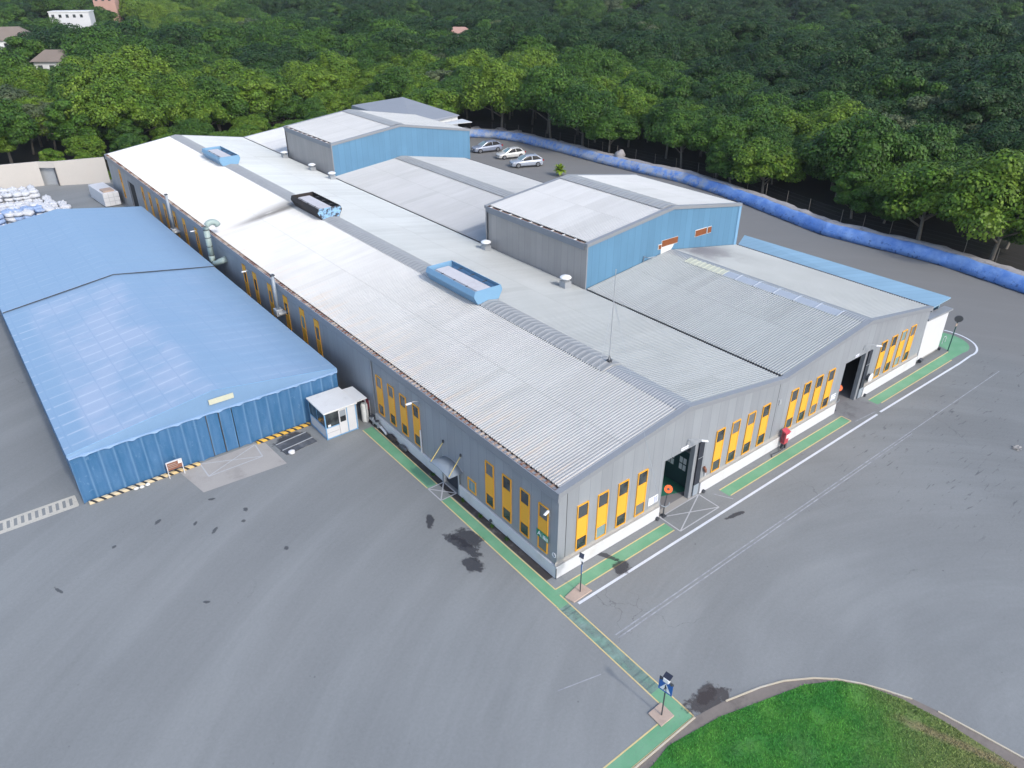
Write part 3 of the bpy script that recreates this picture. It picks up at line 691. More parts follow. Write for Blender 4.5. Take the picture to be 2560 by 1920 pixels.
# fascias
MB().box(-0.06, 0.0, 6.50, 0.148, L, 7.06).box(-0.075, 0.0, 6.50, -0.06, L, 6.56).build('fascia', 'fascia', hall)
MB().box(XR+0.002, 0, 5.9, XR+0.16, L, 6.42).build('fascia', 'fascia', hall)
# corrugated roof sheets
def corrugated(x0, z0, x1, z1, y0, y1, pitch=0.25, h=0.07):
    mb = MB(); y = y0; prof = []
    while y < y1-0.01:
        prof += [(y, 0), (y+pitch*0.50, 0), (y+pitch*0.60, h), (y+pitch*0.90, h)]; y += pitch
    prof.append((y1, 0))
    prof = [(min(a, y1), b) for a, b in prof]
    for yy, hh in prof: mb.v += [(x0, yy, z0+hh), (x1, yy, z1+hh)]
    for k in range(len(prof)-1):
        i = 2*k; mb.f.append((i, i+1, i+3, i+2)); mb.mi.append(0)
    return mb
TY = ((23.29, 40.15), (79.65, 97.0))
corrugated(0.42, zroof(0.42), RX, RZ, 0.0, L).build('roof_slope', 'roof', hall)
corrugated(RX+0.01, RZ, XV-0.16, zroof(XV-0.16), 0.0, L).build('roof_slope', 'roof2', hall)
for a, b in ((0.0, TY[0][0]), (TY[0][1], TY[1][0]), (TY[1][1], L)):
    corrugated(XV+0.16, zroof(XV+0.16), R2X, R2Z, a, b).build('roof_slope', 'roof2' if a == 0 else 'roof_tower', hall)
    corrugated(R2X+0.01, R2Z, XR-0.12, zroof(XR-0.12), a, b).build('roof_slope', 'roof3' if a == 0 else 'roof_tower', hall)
    MB().box(XR-0.14, a, E2-0.04, XR+0.10, b, E2+0.07).build('gutter', 'dark_gap', hall)
MB().box(XV-0.2, 0.1, ZV-0.16, XV+0.2, L, ZV-0.06).build('valley_gutter', 'dark_gap', hall)
# rusty box gutter along the near eave
def ladder_gutter(x0, x1, y0, y1, zt, zs, pitch, sw, name, mats, parent):
    mb = MB(); st = []; y = y0
    while y < y1:
        st += [(y, zt, 0), (y+pitch-sw, zt, 1), (y+pitch-sw, zs, 1), (y+pitch, zs, 1), (y+pitch, zt, 0)]; y += pitch
    for (yy, z, _) in st: mb.v += [(x0, min(yy, y1), z), (x1, min(yy, y1), z)]
    for k in range(len(st)-1):
        mb.f.append((2*k, 2*k+1, 2*k+3, 2*k+2)); mb.mi.append(0 if st[k][1] == zt and st[k+1][1] == zt else 1)
    return mb.build(name, mats, parent)
MB().box(-0.06, 0.0, 7.06, 0.02, L, 7.20).build('gutter_lip', 'fascia', hall)
ladder_gutter(0.02, 0.47, 0.05, L-0.1, 7.08, 7.17, 0.50, 0.15, 'gutter', ['rust', 'strap'], hall)
# gable verge flashing
def verge(xs, zs, y0, y1, name, mat, parent, dz=0.075, th=0.16):
    mb = MB()
    for (a, za), (b, zb) in zip(list(zip(xs, zs))[:-1], list(zip(xs, zs))[1:]):
        lo = [(a, y0, za+dz-th), (b, y0, zb+dz-th), (b, y1, zb+dz-th), (a, y1, za+dz-th)]
        hi = [(a, y0, za+dz), (b, y0, zb+dz), (b, y1, zb+dz), (a, y1, za+dz)]
        mb.prism(lo, hi)
    return mb.build(name, mat, parent)
gx = [-0.05, RX, XV, R2X, XR+0.1]; gz = [E0-0.01, RZ, ZV, R2Z, E2-0.02]
verge(gx, gz, -0.04, 0.42, 'verge_flashing', 'cap', hall, 0.08, 0.10)
verge(gx, gz, -0.02, 0.13, 'verge_fascia', 'fascia', hall, -0.02, 0.30)
verge(gx, gz, L-0.3, L+0.05, 'verge_flashing', 'cap', hall, 0.08, 0.12)
# ridge caps: plain flashing by the gable, arched weathered skylight strip behind
def arch_cap(cx, z, y0, y1, hw, drop, rise, rib=0.6, ribh=0.03):
    mb = MB(); n = 8; y = y0; rows = []
    ylist = []
    while y < y1: ylist += [(y, 0.0), (y+0.06, ribh), (y+0.14, ribh), (y+0.2, 0.0)]; y += rib
    ylist.append((y1, 0.0))
    for yy, e in ylist:
        row = []
        for k in range(n+1):
            t = k/n*2-1
            row.append(len(mb.v)); mb.v.append((cx+t*hw, min(yy, y1), z-drop*abs(t)+rise*(1-t*t)+e+0.06))
        rows.append(row)
    for a, b in zip(rows[:-1], rows[1:]):
        for k in range(n): mb.f.append((a[k], a[k+1], b[k+1], b[k])); mb.mi.append(0)
    return mb
MB().prism([(11.2, 0.42, RZ-0.06), (12, 0.42, RZ+0.06), (12.8, 0.42, RZ-0.06)], [(11.2, 7.55, RZ-0.06), (12, 7.55, RZ+0.06), (12.8, 7.55, RZ-0.06)]).build('ridge_flashing', 'cap', hall)
ridge1 = arch_cap(RX, RZ, 7.6, L-0.2, 1.02, 0.145, 0.07).build('ridge_skylight', 'sky_cap', hall)
ladder_gutter(10.93, 11.0, 7.6, L-0.3, zroof(10.95)-0.01, zroof(10.95)+0.055, 0.25, 0.13, 'ridge_filler', ['dark_steel', 'dark_steel'], hall)
arch_cap(35.6+0.5, R2Z-0.04, 15.2, 20.2, 1.0, 0.12, 0.05).build('ridge_skylight', 'sky_cap_yellow', hall)
g2 = arch_cap(36.1, R2Z-0.04, 2.6, 15.2, 1.0, 0.12, 0.05, 2.2, 0.05).build('ridge_skylight', 'glaze', hall)
MB().prism([(35.7, 0.42, R2Z-0.04), (R2X, 0.42, R2Z+0.065), (37.1, 0.42, R2Z-0.04)], [(35.7, 23.2, R2Z-0.04), (R2X, 23.2, R2Z+0.065), (37.1, 23.2, R2Z-0.04)]).build('ridge_flashing', 'cap', hall)
arch_cap(R2X-0.3, R2Z+0.0, TY[0][1]+0.1, TY[1][0]-0.1, 1.15, 0.10, 0.08).build('ridge_skylight', 'sky_cap', hall)
# raised blocks over the second bay
def raised(y0, y1, x0, x1, zl, zr, zrd, louvres):
    rx = R2X
    mb = MB()
    def zt(x): return lerp(zl, zrd, (x-x0)/(rx-x0)) if x <= rx else lerp(zrd, zr, (x-rx)/(x1-rx))
    base = 6.2
    # gable front and back, sides
    for ya, yb in ((y0, y0+T), (y1-T, y1)):
        for a, b in ((x0, rx), (rx, x1)):
            lo = [(a, ya, base), (b, ya, base), (b, yb, base), (a, yb, base)]
            mb.prism(lo, [(a, ya, zt(a)-0.1), (b, ya, zt(b)-0.1), (b, yb, zt(b)-0.1), (a, yb, zt(a)-0.1)])
    mb.box(x1-T, y0+T, 0.0, x1, y1-T, zr-0.1)
    blk = mb.build('raised_block', 'blue_wall', hall)
    MB().box(x0-0.03, y0+0.03, base, x0+T, y1-0.03, zl-0.1).build('side_wall', 'panel_warm', blk)
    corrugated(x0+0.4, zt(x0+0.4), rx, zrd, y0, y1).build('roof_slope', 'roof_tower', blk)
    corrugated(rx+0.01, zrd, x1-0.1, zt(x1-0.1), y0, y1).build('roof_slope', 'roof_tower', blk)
    arch_cap(rx-0.2, zrd, y0+0.4, y1-0.2, 1.25, 0.12, 0.07, 1.0).build('ridge_cap', 'sky_cap', blk)
    verge([x0-0.1, rx, x1+0.12], [zl, zrd, zr], y0-0.1, y0+0.36, 'verge_flashing', 'cap', blk, 0.09, 0.34)
    verge([x0-0.1, rx, x1+0.12], [zl, zrd, zr], y1-0.3, y1+0.08, 'verge_flashing', 'cap', blk, 0.09, 0.34)
    MB().box(x0-0.14, y0+0.36, zl-0.62, x0-0.032, y1-0.3, zl+0.04).build('fascia', 'fascia', blk)
    ladder_gutter(x0-0.03, x0+0.42, y0+0.36, y1-0.3, zl-0.06, zl+0.02, 1.75, 0.16, 'gutter', ['rust', 'offwhite'], blk)
    MB().tube([(x0-0.12, y1-0.5, zl-0.5), (x0-0.12, y1-0.5, base+1.0)], 0.07, 8).build('downpipe', 'dark_steel', blk)
    MB().box(x0-0.06, y0-0.03, base, x0+0.10, y0+0.0-0.004, zl-0.25).build('corner_trim', 'cap', blk)
    for (a, b, z0, z1) in louvres:
        fr = MB().box(a-0.06, y0-0.05, z0-0.06, b+0.06, y0-0.003, z1+0.06).build('louvre_frame', 'offwhite', blk)
        q = MB(); k = z0
        while k < z1-0.05: q.prism([(a, y0-0.10, k), (b, y0-0.10, k), (b, y0-0.053, k+0.03), (a, y0-0.053, k+0.03)], [(a, y0-0.10, k+0.09), (b, y0-0.10, k+0.09), (b, y0-0.053, k+0.12), (a, y0-0.053, k+0.12)]); k += 0.11
        q.build('louvre_slat', 'louvre', blk)
    return blk
b1 = raised(TY[0][0], TY[0][1], 23.97, 48.3, 11.7, 11.4, 13.22, [(35.0, 37.5, 9.12, 9.74), (34.5, 34.88, 8.95, 9.4), (40.5, 42.35, 9.12, 9.78), (42.6, 43.2, 9.1, 9.74)])
MB().box(47.95, TY[0][0]-0.06, 5.9, 48.42, TY[0][0]-0.004, 11.2).build('corner_trim', 'mon_blue', b1)
MB().tube([(32.2, 23.15, 8.7), (32.2, 22.6, 8.7), (33.6, 22.6, 8.55)], 0.05, 6).tube([(32.2, 23.2, 7.9), (32.2, 23.15, 8.75)], 0.06, 6).build('vent_pipe', 'canopy', b1)
MB().poly([(35.0, TY[0][0]-0.006, 8.25), (36.6, TY[0][0]-0.006, 8.42), (37.1, TY[0][0]-0.006, 9.04), (34.95, TY[0][0]-0.006, 9.04)]).build('wash_stain', 'offwhite', b1)
raised(TY[1][0], TY[1][1], 24.3, 49.7, 11.86, 11.0, 13.3, [])
# window strips
def window_strip(w=0.98, z0=0.0, z1=3.84, low=True, high=(2.75, 3.6), teal=False, fr='yellow_frame', dp=0.085):
    y = -dp
    f = MB()
    t = 0.065
    f.box(0, y, z0, t, 0, z1); f.box(w-t, y, z0, w, 0, z1); f.box(t, y, z1-t, w-t, 0, z1); f.box(t, y, z0, w-t, 0, z0+t)
    f.box(t, y, 1.02, w-t, 0, 1.10)
    root = f.build('window', fr, hall)
    MB().box(t, y+0.02, 1.10, w-t, 0, high[0]).build('infill_panel', 'yellow', root)
    if high[1] < z1-t-0.02: MB().box(t, y+0.02, high[1], w-t, 0, z1-t).build('infill_panel', 'yellow', root)
    MB().box(t, y+0.06, high[0], w-t, 0, high[1]).build('pane', 'glass', root)
    if low: MB().box(t, y+0.06, z0+t, w-t, 0, 1.02).build('pane', 'glass_teal' if teal else 'glass', root)
    return root
protoA = window_strip(high=(2.72, 3.77)); protoT = window_strip(high=(2.72, 3.77), teal=True); protoF = window_strip(w=0.95, z1=4.62, high=(2.5, 3.85), dp=0.075)
for p in (protoA, protoT, protoF): p.parent = hall
usedp = set()
def place_win(p, loc, rz):
    o = p if p.name not in usedp else copy_tree(p, hall)
    usedp.add(p.name); o.location = loc; o.rotation_euler = (0, 0, rz)
    for c in o.children:
        if c.name.startswith('pane'):
            sl = c.material_slots[0]; mt = M[random.choice(('glass', 'glass', 'glass_mid', 'glass_mid', 'glass_blind', 'glass_teal', 'glass'))]
            sl.link = 'OBJECT'; sl.material = mt
    return o
for k, x in enumerate((1.76, 3.60, 5.52, 7.42, 15.92, 17.80, 19.75, 21.66, 25.56, 27.40, 29.20, 31.05, 39.85, 41.75, 43.55, 45.33)):
    place_win(protoT if k in (2, 3, 6, 9, 13, 14) else protoA, (x, 0.15, 1.42), 0)
for k, y in enumerate((2.05, 3.98, 5.95, 7.95, 17.78, 19.80, 21.75, 23.75)):
    place_win(protoT if k in (0, 3, 5, 7) else protoA, (0.15, y, 1.40), R(-90))
for y in (35.6, 38.9, 42.9, 47.0, 51.2, 54.3, 66.2, 70.9, 76.0, 80.2, 84.6, 88.2, 92.2, 96.0, 109.5):
    place_win(protoF, (0.15, y, 1.55), R(-90))
w = MB().box(0, -0.06, 0, 1.05, 0, 0.10).box(0, -0.06, 1.06, 1.05, 0, 1.16).box(0, -0.06, 0.1, 0.1, 0, 1.06).box(0.95, -0.06, 0.1, 1.05, 0, 1.06).build('window', 'yellow_frame', hall)
w.location = (0.15, 10.26, 1.25); w.rotation_euler.z = R(-90)
MB().box(0.1, -0.02, 0.1, 0.95, 0, 1.06).build('pane', 'glass_teal', w); MB().box(0.42, -0.035, 0.2, 0.62, -0.021, 0.9).build('blind', 'canopy', w)
# loading doors: jambs and the dark leaf slid aside
for (a, b), sx in ((D1, 13.55), (D2, 37.2)):
    MB().box(sx, 0.16, 0.0, sx+0.36, 0.55, DZ-0.01).build('door_jamb', 'cap', hall)
    MB().box(a+0.002, 0.16, 0.0, a+0.13, 0.5, DZ-0.01).build('door_jamb', 'cap', hall)
    lf = MB().box(sx+0.40, 0.05, 1.15, b-0.03, 0.13, DZ+0.02).build('sliding_door', 'door_dark', hall)
    MB().box(sx+0.40, 0.04, 0.10, b-0.03, 0.135, 1.147).build('kick_panel', 'canopy', lf)
    MB().box(sx+0.40, 0.042, 3.60, b-0.03, 0.05, 3.64).build('door_rail', 'steel', lf)
MB().box(0.2, 11.4, 0.15, 0.30, 13.3, 2.3).build('side_door', 'door_dark', hall)
MB().box(0.30, 101, 0.1, 0.5, 104.4, 5.2).build('side_door', 'dark', hall)
MB().tube([(0.02, 11.35, 0.05), (0.02, 11.35, 2.45)], 0.07, 8).tube([(-0.06, 13.45, 0.05), (-0.06, 13.45, 1.0)], 0.06, 8).build('door_post', 'canopy', hall)
MB().tube([(0.07, 24.35, 0.9), (0.07, 24.35, 6.5)], 0.07, 8).build('downpipe', 'fascia', hall)
MB().tube([(0.06, 16.72, 0.1), (0.06, 16.72, 3.2)], 0.065, 8).build('downpipe', 'white', hall)
MB().box(0.84, 0.137, 1.1, 0.875, 0.149, 6.95).build('panel_joint', 'dark_steel', hall)
MB().box(23.6, 0.137, 1.1, 23.63, 0.149, 6.9).build('panel_joint', 'dark_steel', hall)
MB().box(23.9, 0.09, 4.55, 24.2, 0.148, 5.0).build('junction_box', 'steel', hall)
for x, y in ((9.85, -0.05), (15.1, -0.05), (38.7, -0.05)):
    MB().tube([(x, y-0.12, 0.14), (x, y+0.045, 0.14)], 0.15, 12).build('drain_pipe', 'dark_steel', hall)
MB().tube([(-0.10, 7.2, 0.28), (0.0, 7.2, 0.28)], 0.13, 12).build('drain_pipe', 'dark_steel', hall)
# inside, seen through the first door
bt = thing('inner_cabin', 'dark teal cabin with small paned windows inside the first loading door', 'cabin', (14.42, 0.62, 0))
MB().box(0, 0, 0.01, 3.2, 2.7, 3.3).build('cabin_wall', 'teal', bt)
MB().box(-0.03, -0.03, 3.3, 3.2, 2.73, 3.36).build('roof_rim', 'canopy', bt)
for q in (0.75, 1.95):
    for i in range(2):
        for j in range(2): MB().box(-0.03, q+i*0.36, 1.5+j*0.62, -0.002, q+i*0.36+0.28, 1.5+j*0.62+0.5).build('pane', 'sign_white', bt)
struct(MB().poly([(10.3, 2.3, 0.02), (14.4, 0.8, 0.02), (30, 0.8, 0.02), (30, 16, 0.02), (10.3, 16, 0.02)]).build('green_floor', 'green_floor'))

# lean-to yard at the right end: white end wall with blue screen behind
ann = thing('white_end_wall', 'white rendered end wall with rounded foot at the right end of the hall', 'wall', (48.9, 0, 0))
mb = MB(); n = 6
lo = [(0.05, 0.10, 0.35), (4.5, 0.10, 0.35), (5.05, 0.28, 0.50), (5.35, 0.75, 0.7), (5.35, 1.0, 0.7), (0.05, 1.0, 0.35)]
hi = [(0.05, 0.25, 4.75), (4.7, 0.25, 4.45), (5.3, 0.40, 4.40), (5.55, 0.85, 4.35), (5.55, 1.0, 4.35), (0.05, 1.0, 4.75)]
o = mb.prism(lo, hi).build('panel', 'white', ann); bevel(o, 0.12, 3)
MB().prism([(0.0, 0.12, 4.78), (5.4, 0.12, 4.50), (5.4, 1.05, 4.50), (0.0, 1.05, 4.78)], [(0.0, 0.12, 4.98), (5.4, 0.12, 4.70), (5.4, 1.05, 4.70), (0.0, 1.05, 4.98)]).build('coping', 'cap', ann)
MB().tube([(0.3, -0.05, 0.3), (0.75, -0.05, 0.35)], 0.2, 10).tube([(4.6, 0.0, 0.3), (4.85, 0.05, 0.35)], 0.16, 10).build('foot_roller', 'dark_steel', ann)
MB().box(0.1, 0.3, 0.0, 5.2, 0.9, 0.34).build('footing', 'ledge', ann)
scr = tag(MB().prism([(50.4, 1.1, 5.02), (54.0, 0.6, 5.72), (53.1, 25.4, 6.0), (50.4, 24.6, 5.02)], [(50.4, 1.1, 5.14), (54.05, 0.6, 5.85), (53.1, 25.4, 6.13), (50.4, 24.6, 5.14)]).box(53.3, 1.2, 0, 53.45, 24.4, 5.55).build('lean_to', 'lean_to'), 'long light blue lean to roof beside the rear right eave of the hall', 'roof')
tag(MB().box(48.9, 1.1, 4.85, 50.38, 23.2, 4.95).build('yard_roof', 'cap'), 'plain grey low roof between the right eave and the blue lean to', 'roof')

# ------------------------------------------------------------------ things on the roof and walls
def monitor(y0, y1, label, skin, endskin):
    t = thing('roof_ventilator', label, 'ventilator', (RX, y0, RZ), 0, 'box ventilators on the ridge')
    LN = y1-y0; b, w, h = 1.15, 1.62, 1.25
    def side(sx, mi):
        return MB().prism([(sx*b, 0, -0.1), (sx*b, LN, -0.1), (sx*(b-0.05), LN, -0.1), (sx*(b-0.05), 0, -0.1)][::int(sx)], [(sx*w, 0, h*0.62), (sx*w, LN, h*0.62), (sx*(w-0.05), LN, h*0.62), (sx*(w-0.05), 0, h*0.62)][::int(sx)]).prism([(sx*w, 0, h*0.62), (sx*w, LN, h*0.62), (sx*(w-0.05), LN, h*0.62), (sx*(w-0.05), 0, h*0.62)][::int(sx)], [(sx*(w-0.18), 0, h), (sx*(w-0.18), LN, h), (sx*(w-0.23), LN, h), (sx*(w-0.23), 0, h)][::int(sx)])
    side(-1, 0).build('side_panel', skin, t); side(1, 0).build('side_panel', skin, t)
    for yy in (0, LN-0.06):
        pts = [(-b+0.05, -0.12), (b-0.05, -0.12), (w-0.06, h*0.62), (w-0.24, h), (-(w-0.24), h), (-(w-0.06), h*0.62)]
        MB().prism([(x, yy, z) for x, z in pts], [(x, yy+0.06, z) for x, z in pts]).build('end_panel', endskin if yy == 0 else skin, t)
    MB().prism([(-0.85, 0.35, h*0.60), (0.85, 0.35, h*0.60), (0.85, LN-0.35, h*0.60), (-0.85, LN-0.35, h*0.60)], [(-0.75, 0.45, h*0.78), (0.75, 0.45, h*0.78), (0.75, LN-0.45, h*0.78), (-0.75, LN-0.45, h*0.78)]).build('damper_lid', 'mon_in', t)
    MB().box(-b, -0.12, -0.13, b, LN+0.1, -0.03).build('base_flashing', 'cap', t)
    q = MB()
    for k in range(1, 4): q.box(-(w-0.26), LN*k/4, h*0.8, -0.85, LN*k/4+0.05, h*0.86).box(0.85, LN*k/4, h*0.8, w-0.26, LN*k/4+0.05, h*0.86)
    q.build('brace', 'dark_steel', t)
monitor(23.5, 31.5, 'clean light blue box ventilator on the main ridge, nearest to the mast', 'mon_blue', 'mon_blue')
monitor(55.5, 63.2, 'burnt black box ventilator on the middle of the main ridge with soot stain beside it', 'char', 'burnt_blue')
monitor(89.2, 97.2, 'small looking light blue box ventilator near the far end of the main ridge', 'mon_blue', 'mon_blue')
VL = {0: 'tall white capped metal roof vent at the near corner of the grey raised block', 1: 'white capped metal roof vent at the far corner of the near raised block', 2: 'white capped metal roof vent by the near corner of the far raised block',
      3: 'white capped metal roof vent at the middle of the far raised block wall', 4: 'white capped metal roof vent by the far corner of the far raised block'}
for k, (x, y) in enumerate(((22.25, 24.4), (22.75, 38.5), (23.2, 78.2), (23.1, 84.9), (23.2, 95.8))):
    z = zroof(x)
    t = thing('roof_vent', VL[k], 'vent', (x, y, z), 0, 'capped vents along the valley')
    MB().box(-0.42, -0.42, -0.1, 0.42, 0.42, 0.55 if k != 0 else 0.75).build('curb', 'steel', t)
    zz = 0.55 if k != 0 else 0.75
    MB().lathe((0, 0, zz), [(0.42, 0), (0.42, 0.28), (0.40, 0.36)], 18).build('throat', 'steel', t, True)
    MB().lathe((0, 0, zz+0.34), [(0.58, 0), (0.60, 0.06), (0.50, 0.16), (0.26, 0.25), (0.04, 0.29)], 20).build('cap', 'lamp_white', t, True)
mast = thing('mast', 'tall thin steel mast standing on the main ridge with guy wires', 'mast', (12.26, 8.2, RZ+0.05))
MB().tube([(0, 0, 0), (0, 0, 4.5)], 0.045, 8).tube([(0, 0, 4.5), (0, 0, 7.6)], 0.028, 6).build('pole', 'steel', mast)
MB().box(-0.16, -0.16, -0.02, 0.16, 0.16, 0.22).tube([(0.18, 0, 0.0), (0.02, 0, 0.6)], 0.03, 6).tube([(-0.18, 0, 0.0), (-0.02, 0, 0.6)], 0.03, 6).build('foot_bracket', 'dark_steel', mast)
mb = MB()
for gx_, gy_ in ((4.4, 2.6), (3.6, -5.0), (20.5, 4.5), (19.5, 14.0)):
    mb.tube([(0, 0, 5.2), (gx_-12.26, gy_-8.2, zroof(gx_)-RZ)], 0.010, 4)
mb.build('guy_wire', 'steel', mast)
# exhaust ducts on the long side
dt = thing('exhaust_duct', 'thick pale green exhaust duct with a gooseneck top rising beside the long wall', 'duct', (-0.75, 62.4, 0))
MB().tube([(0.9, -2.6, 5.1), (0.3, -2.0, 4.75), (0.0, -1.0, 4.2), (0, -0.2, 4.05), (0, 0.0, 4.4), (0, 0.05, 5.0)], 0.36, 12).build('elbow', 'duct', dt, True)
MB().tube([(0, 0.05, 5.0), (0, 0.05, 8.2)], 0.34, 14).build('riser', 'duct', dt, True)
pts = [(0.75*(1-math.cos(a)), 0.05, 8.2+0.75*math.sin(a)) for a in [i*math.pi/10 for i in range(10)]]
MB().tube(pts, 0.36, 12).build('gooseneck', 'duct', dt, True)
mb = MB()
for z in (5.0, 6.1, 7.2, 8.15): mb.lathe((0, 0.05, z), [(0.385, 0), (0.385, 0.07)], 14)
mb.build('flange', 'dark_steel', dt)
for y, z0, z1, lb in ((43.4, 4.6, 8.2, 'slim grey flue pipe on the long wall nearest to the booth'), (79.2, 4.0, 8.6, 'slim grey flue pipe beyond the green duct, towards the far end of the long wall')):
    t = thing('flue_pipe', lb, 'pipe', (-0.45, y, 0))
    MB().tube([(0, 0, z0), (0, 0, z1)], 0.17, 12).build('riser', 'canopy', t, True)
    MB().box(-0.2, -0.2, z1, 0.2, 0.2, z1+0.12).build('rain_cap', 'dark_steel', t)
    f = MB().box(-0.35, -0.45, z0-0.75, 0.45, 0.45, z0).build('fan_unit', 'steel', t); bevel(f, 0.08)
    MB().tube([(-0.2, -0.5, z0-0.4), (0.58, -0.5, z0-0.4)], 0.22, 10).build('motor', 'steel', t)
# wall lamps
def lamp(loc, rz, label, arm=1.0):
    t = thing('wall_lamp', label, 'lamp', loc, rz, 'wall lamps of the hall')
    MB().tube([(0, 0, -0.5), (0, -0.10, 0.0), (0, -arm*0.55, 0.12), (0, -arm*0.8, 0.10)], 0.03, 6).build('arm', 'steel', t)
    h = MB().prism([(-0.10, -arm*0.75, 0.02), (-0.10, -arm*0.75-0.5, 0.06), (0.10, -arm*0.75-0.5, 0.06), (0.10, -arm*0.75, 0.02)], [(-0.08, -arm*0.75, 0.14), (-0.07, -arm*0.75-0.45, 0.15), (0.07, -arm*0.75-0.45, 0.15), (0.08, -arm*0.75, 0.14)]).build('lamp_head', 'lamp_white', t); bevel(h, 0.03)
lamp((12.4, 0.12, 6.0), R(38), 'white wall lamp on an arm above the first loading door', 1.3)
lamp((36.3, 0.12, 6.1), R(38), 'white wall lamp on an arm above the second loading door', 1.3)
lamp((0.12, 16.6, 6.0), R(-90), 'white wall lamp high on the long wall near the booth', 1.0)
lamp((0.12, 0.95, 5.25), R(-70), 'white floodlight on the long wall close to the building corner', 0.3)
lamp((0.12, 51.9, 6.0), R(-90), 'white wall lamp on the long wall above the blue tent roof', 0.6)
lamp((0.12, 69.6, 6.0), R(-90), 'white wall lamp on the far half of the long wall', 0.6)
# entrance canopy
ct = thing('entrance_canopy', 'small curved grey canopy with two yellow tie rods over the side door', 'canopy', (0.14, 12.25, 2.4))
mb = MB(); n = 12
for k in range(n+1):
    a = k/n*2-1; y = a*1.38; zt = 0.36*(1-a*a)
    mb.v += [(0, y, zt), (-1.28, y, zt*0.45+0.02), (0, y, zt-0.04), (-1.28, y, zt*0.45-0.02)]
for k in range(n):
    i = 4*k
    for a, b, c, d in ((0, 1, 5, 4), (2, 6, 7, 3), (1, 3, 7, 5), (0, 4, 6, 2)): mb.f.append((i+a, i+b, i+c, i+d)); mb.mi.append(0)
mb.build('canopy_sheet', 'canopy', ct, True)
mb = MB()
for k in range(n):
    a0, a1 = k/n*2-1, (k+1)/n*2-1
    mb.tube([(-0.02, a0*1.40, 0.38*(1-a0*a0)+0.02), (-0.02, a1*1.40, 0.38*(1-a1*a1)+0.02)], 0.03, 5)
mb.build('edge_trim', 'steel', ct)
for y in (-1.18, 1.18):
    MB().tube([(-1.2, y*1.05, 0.06), (-0.02, y, 1.44)], 0.035, 6).build('tie_rod', 'rod', ct)
    MB().box(-0.10, y-0.06, 1.38, 0.0, y+0.06, 1.60).build('bracket', 'dark_steel', ct)
# signs on the walls
t = thing('assembly_sign', 'green sign with a white letter A and figures on the long wall near the corner', 'sign', (0.075, 1.56, 2.72))
MB().box(-0.025, -0.60, -0.28, 0.0, 0.60, 0.28).build('sign_face', 'green_sign', t)
mA = Matrix.Translation((-0.031, 0.30, 0)) @ Matrix.Rotation(R(-90), 4, 'Z') @ Matrix.Rotation(R(90), 4, 'X')
text_mesh('A', 0.56, 'letter', 'sign_white', t, mA)
mb = MB()
for k, (y, s) in enumerate(((-0.12, .8), (-0.26, 1.0), (-0.40, .8), (-0.52, .6))):
    mb.tube([(-0.03, y, 0.10*s), (-0.036, y, 0.10*s)], 0.045*s, 8); mb.box(-0.036, y-0.05*s, -0.20, -0.03, y+0.05*s, 0.04*s)
mb.box(-0.036, 0.015, -0.2, -0.03, 0.03, 0.2)
mb.build('figures', 'sign_white', t)
t = thing('number_plate', 'small white ring with a numeral at the foot of the long wall corner', 'sign', (0.145, 0.42, 1.78))
mb = MB()
for k in range(16):
    a, b = k/16*6.2832, (k+1)/16*6.2832
    mb.tube([(-0.01, 0.17*math.cos(a), 0.17*math.sin(a)), (-0.01, 0.17*math.cos(b), 0.17*math.sin(b))], 0.02, 5)
mb.build('ring', 'sign_white', t)
text_mesh('1', 0.22, 'numeral', 'sign_white', t, Matrix.Translation((-0.012, 0, 0)) @ Matrix.Rotation(R(-90), 4, 'Z') @ Matrix.Rotation(R(90), 4, 'X'))
def board(loc, w, h, label, rows, blue0):
    t = thing('notice_board', label, 'sign', loc)
    MB().box(0, -0.03, 0, w, 0.0, h).build('board_face', 'sign_white', t)
    mb = MB()
    for i in range(rows):
        z = h*(0.82-0.70*i/max(1, rows-1)) if rows > 1 else h*0.5
        x = w*blue0
        while x < w*0.92:
            l = random.uniform(0.05, 0.16); mb.box(x, -0.036, z-0.03, min(x+l, w*0.94), -0.031, z+0.03); x += l+0.04
    mb.build('lettering', 'text_blue', t)
board((8.85, 0.14, 1.66), 1.0, 0.66, 'white notice board with small blue print left of the first loading door', 5, 0.55)
board((11.85, 0.14, 5.20), 0.78, 0.24, 'narrow white nameplate above the first loading door', 1, 0.1)
board((32.5, 0.14, 1.66), 0.75, 0.62, 'white notice board left of the second loading door', 3, 0.2)
board((35.2, 0.14, 5.20), 0.6, 0.22, 'narrow dark lettered nameplate above the second loading door', 1, 0.05)
# fire cabinets, orange discs, hose reels by the gates
t = thing('fire_cabinet', 'red fire cabinet with sloped lid on dark legs against the gable wall between the bays', 'cabinet', (25.2, -0.32, 0))
o = MB().prism([(-0.28, -0.20, 0.55), (0.28, -0.20, 0.55), (0.28, 0.20, 0.55), (-0.28, 0.20, 0.55)], [(-0.28, -0.20, 1.62), (0.28, -0.20, 1.62), (0.28, 0.20, 1.78), (-0.28, 0.20, 1.78)]).build('cabinet_body', 'red', t); bevel(o, 0.03)
MB().prism([(-0.33, -0.26, 1.62), (0.33, -0.26, 1.62), (0.33, 0.24, 1.83), (-0.33, 0.24, 1.83)], [(-0.33, -0.26, 1.66), (0.33, -0.26, 1.66), (0.33, 0.24, 1.87), (-0.33, 0.24, 1.87)]).build('lid', 'red', t)
MB().box(-0.16, -0.225, 1.12, 0.20, -0.203, 1.45).build('label_plate', 'sign_white', t)
MB().box(-0.30, -0.18, 0.7, -0.283, 0.18, 1.6).build('side_door', 'dark_red', t)
MB().box(-0.22, -0.14, 0, -0.12, 0.14, 0.55).box(0.08, -0.15, 0, 0.24, 0.14, 0.55).build('leg', 'dark_steel', t)
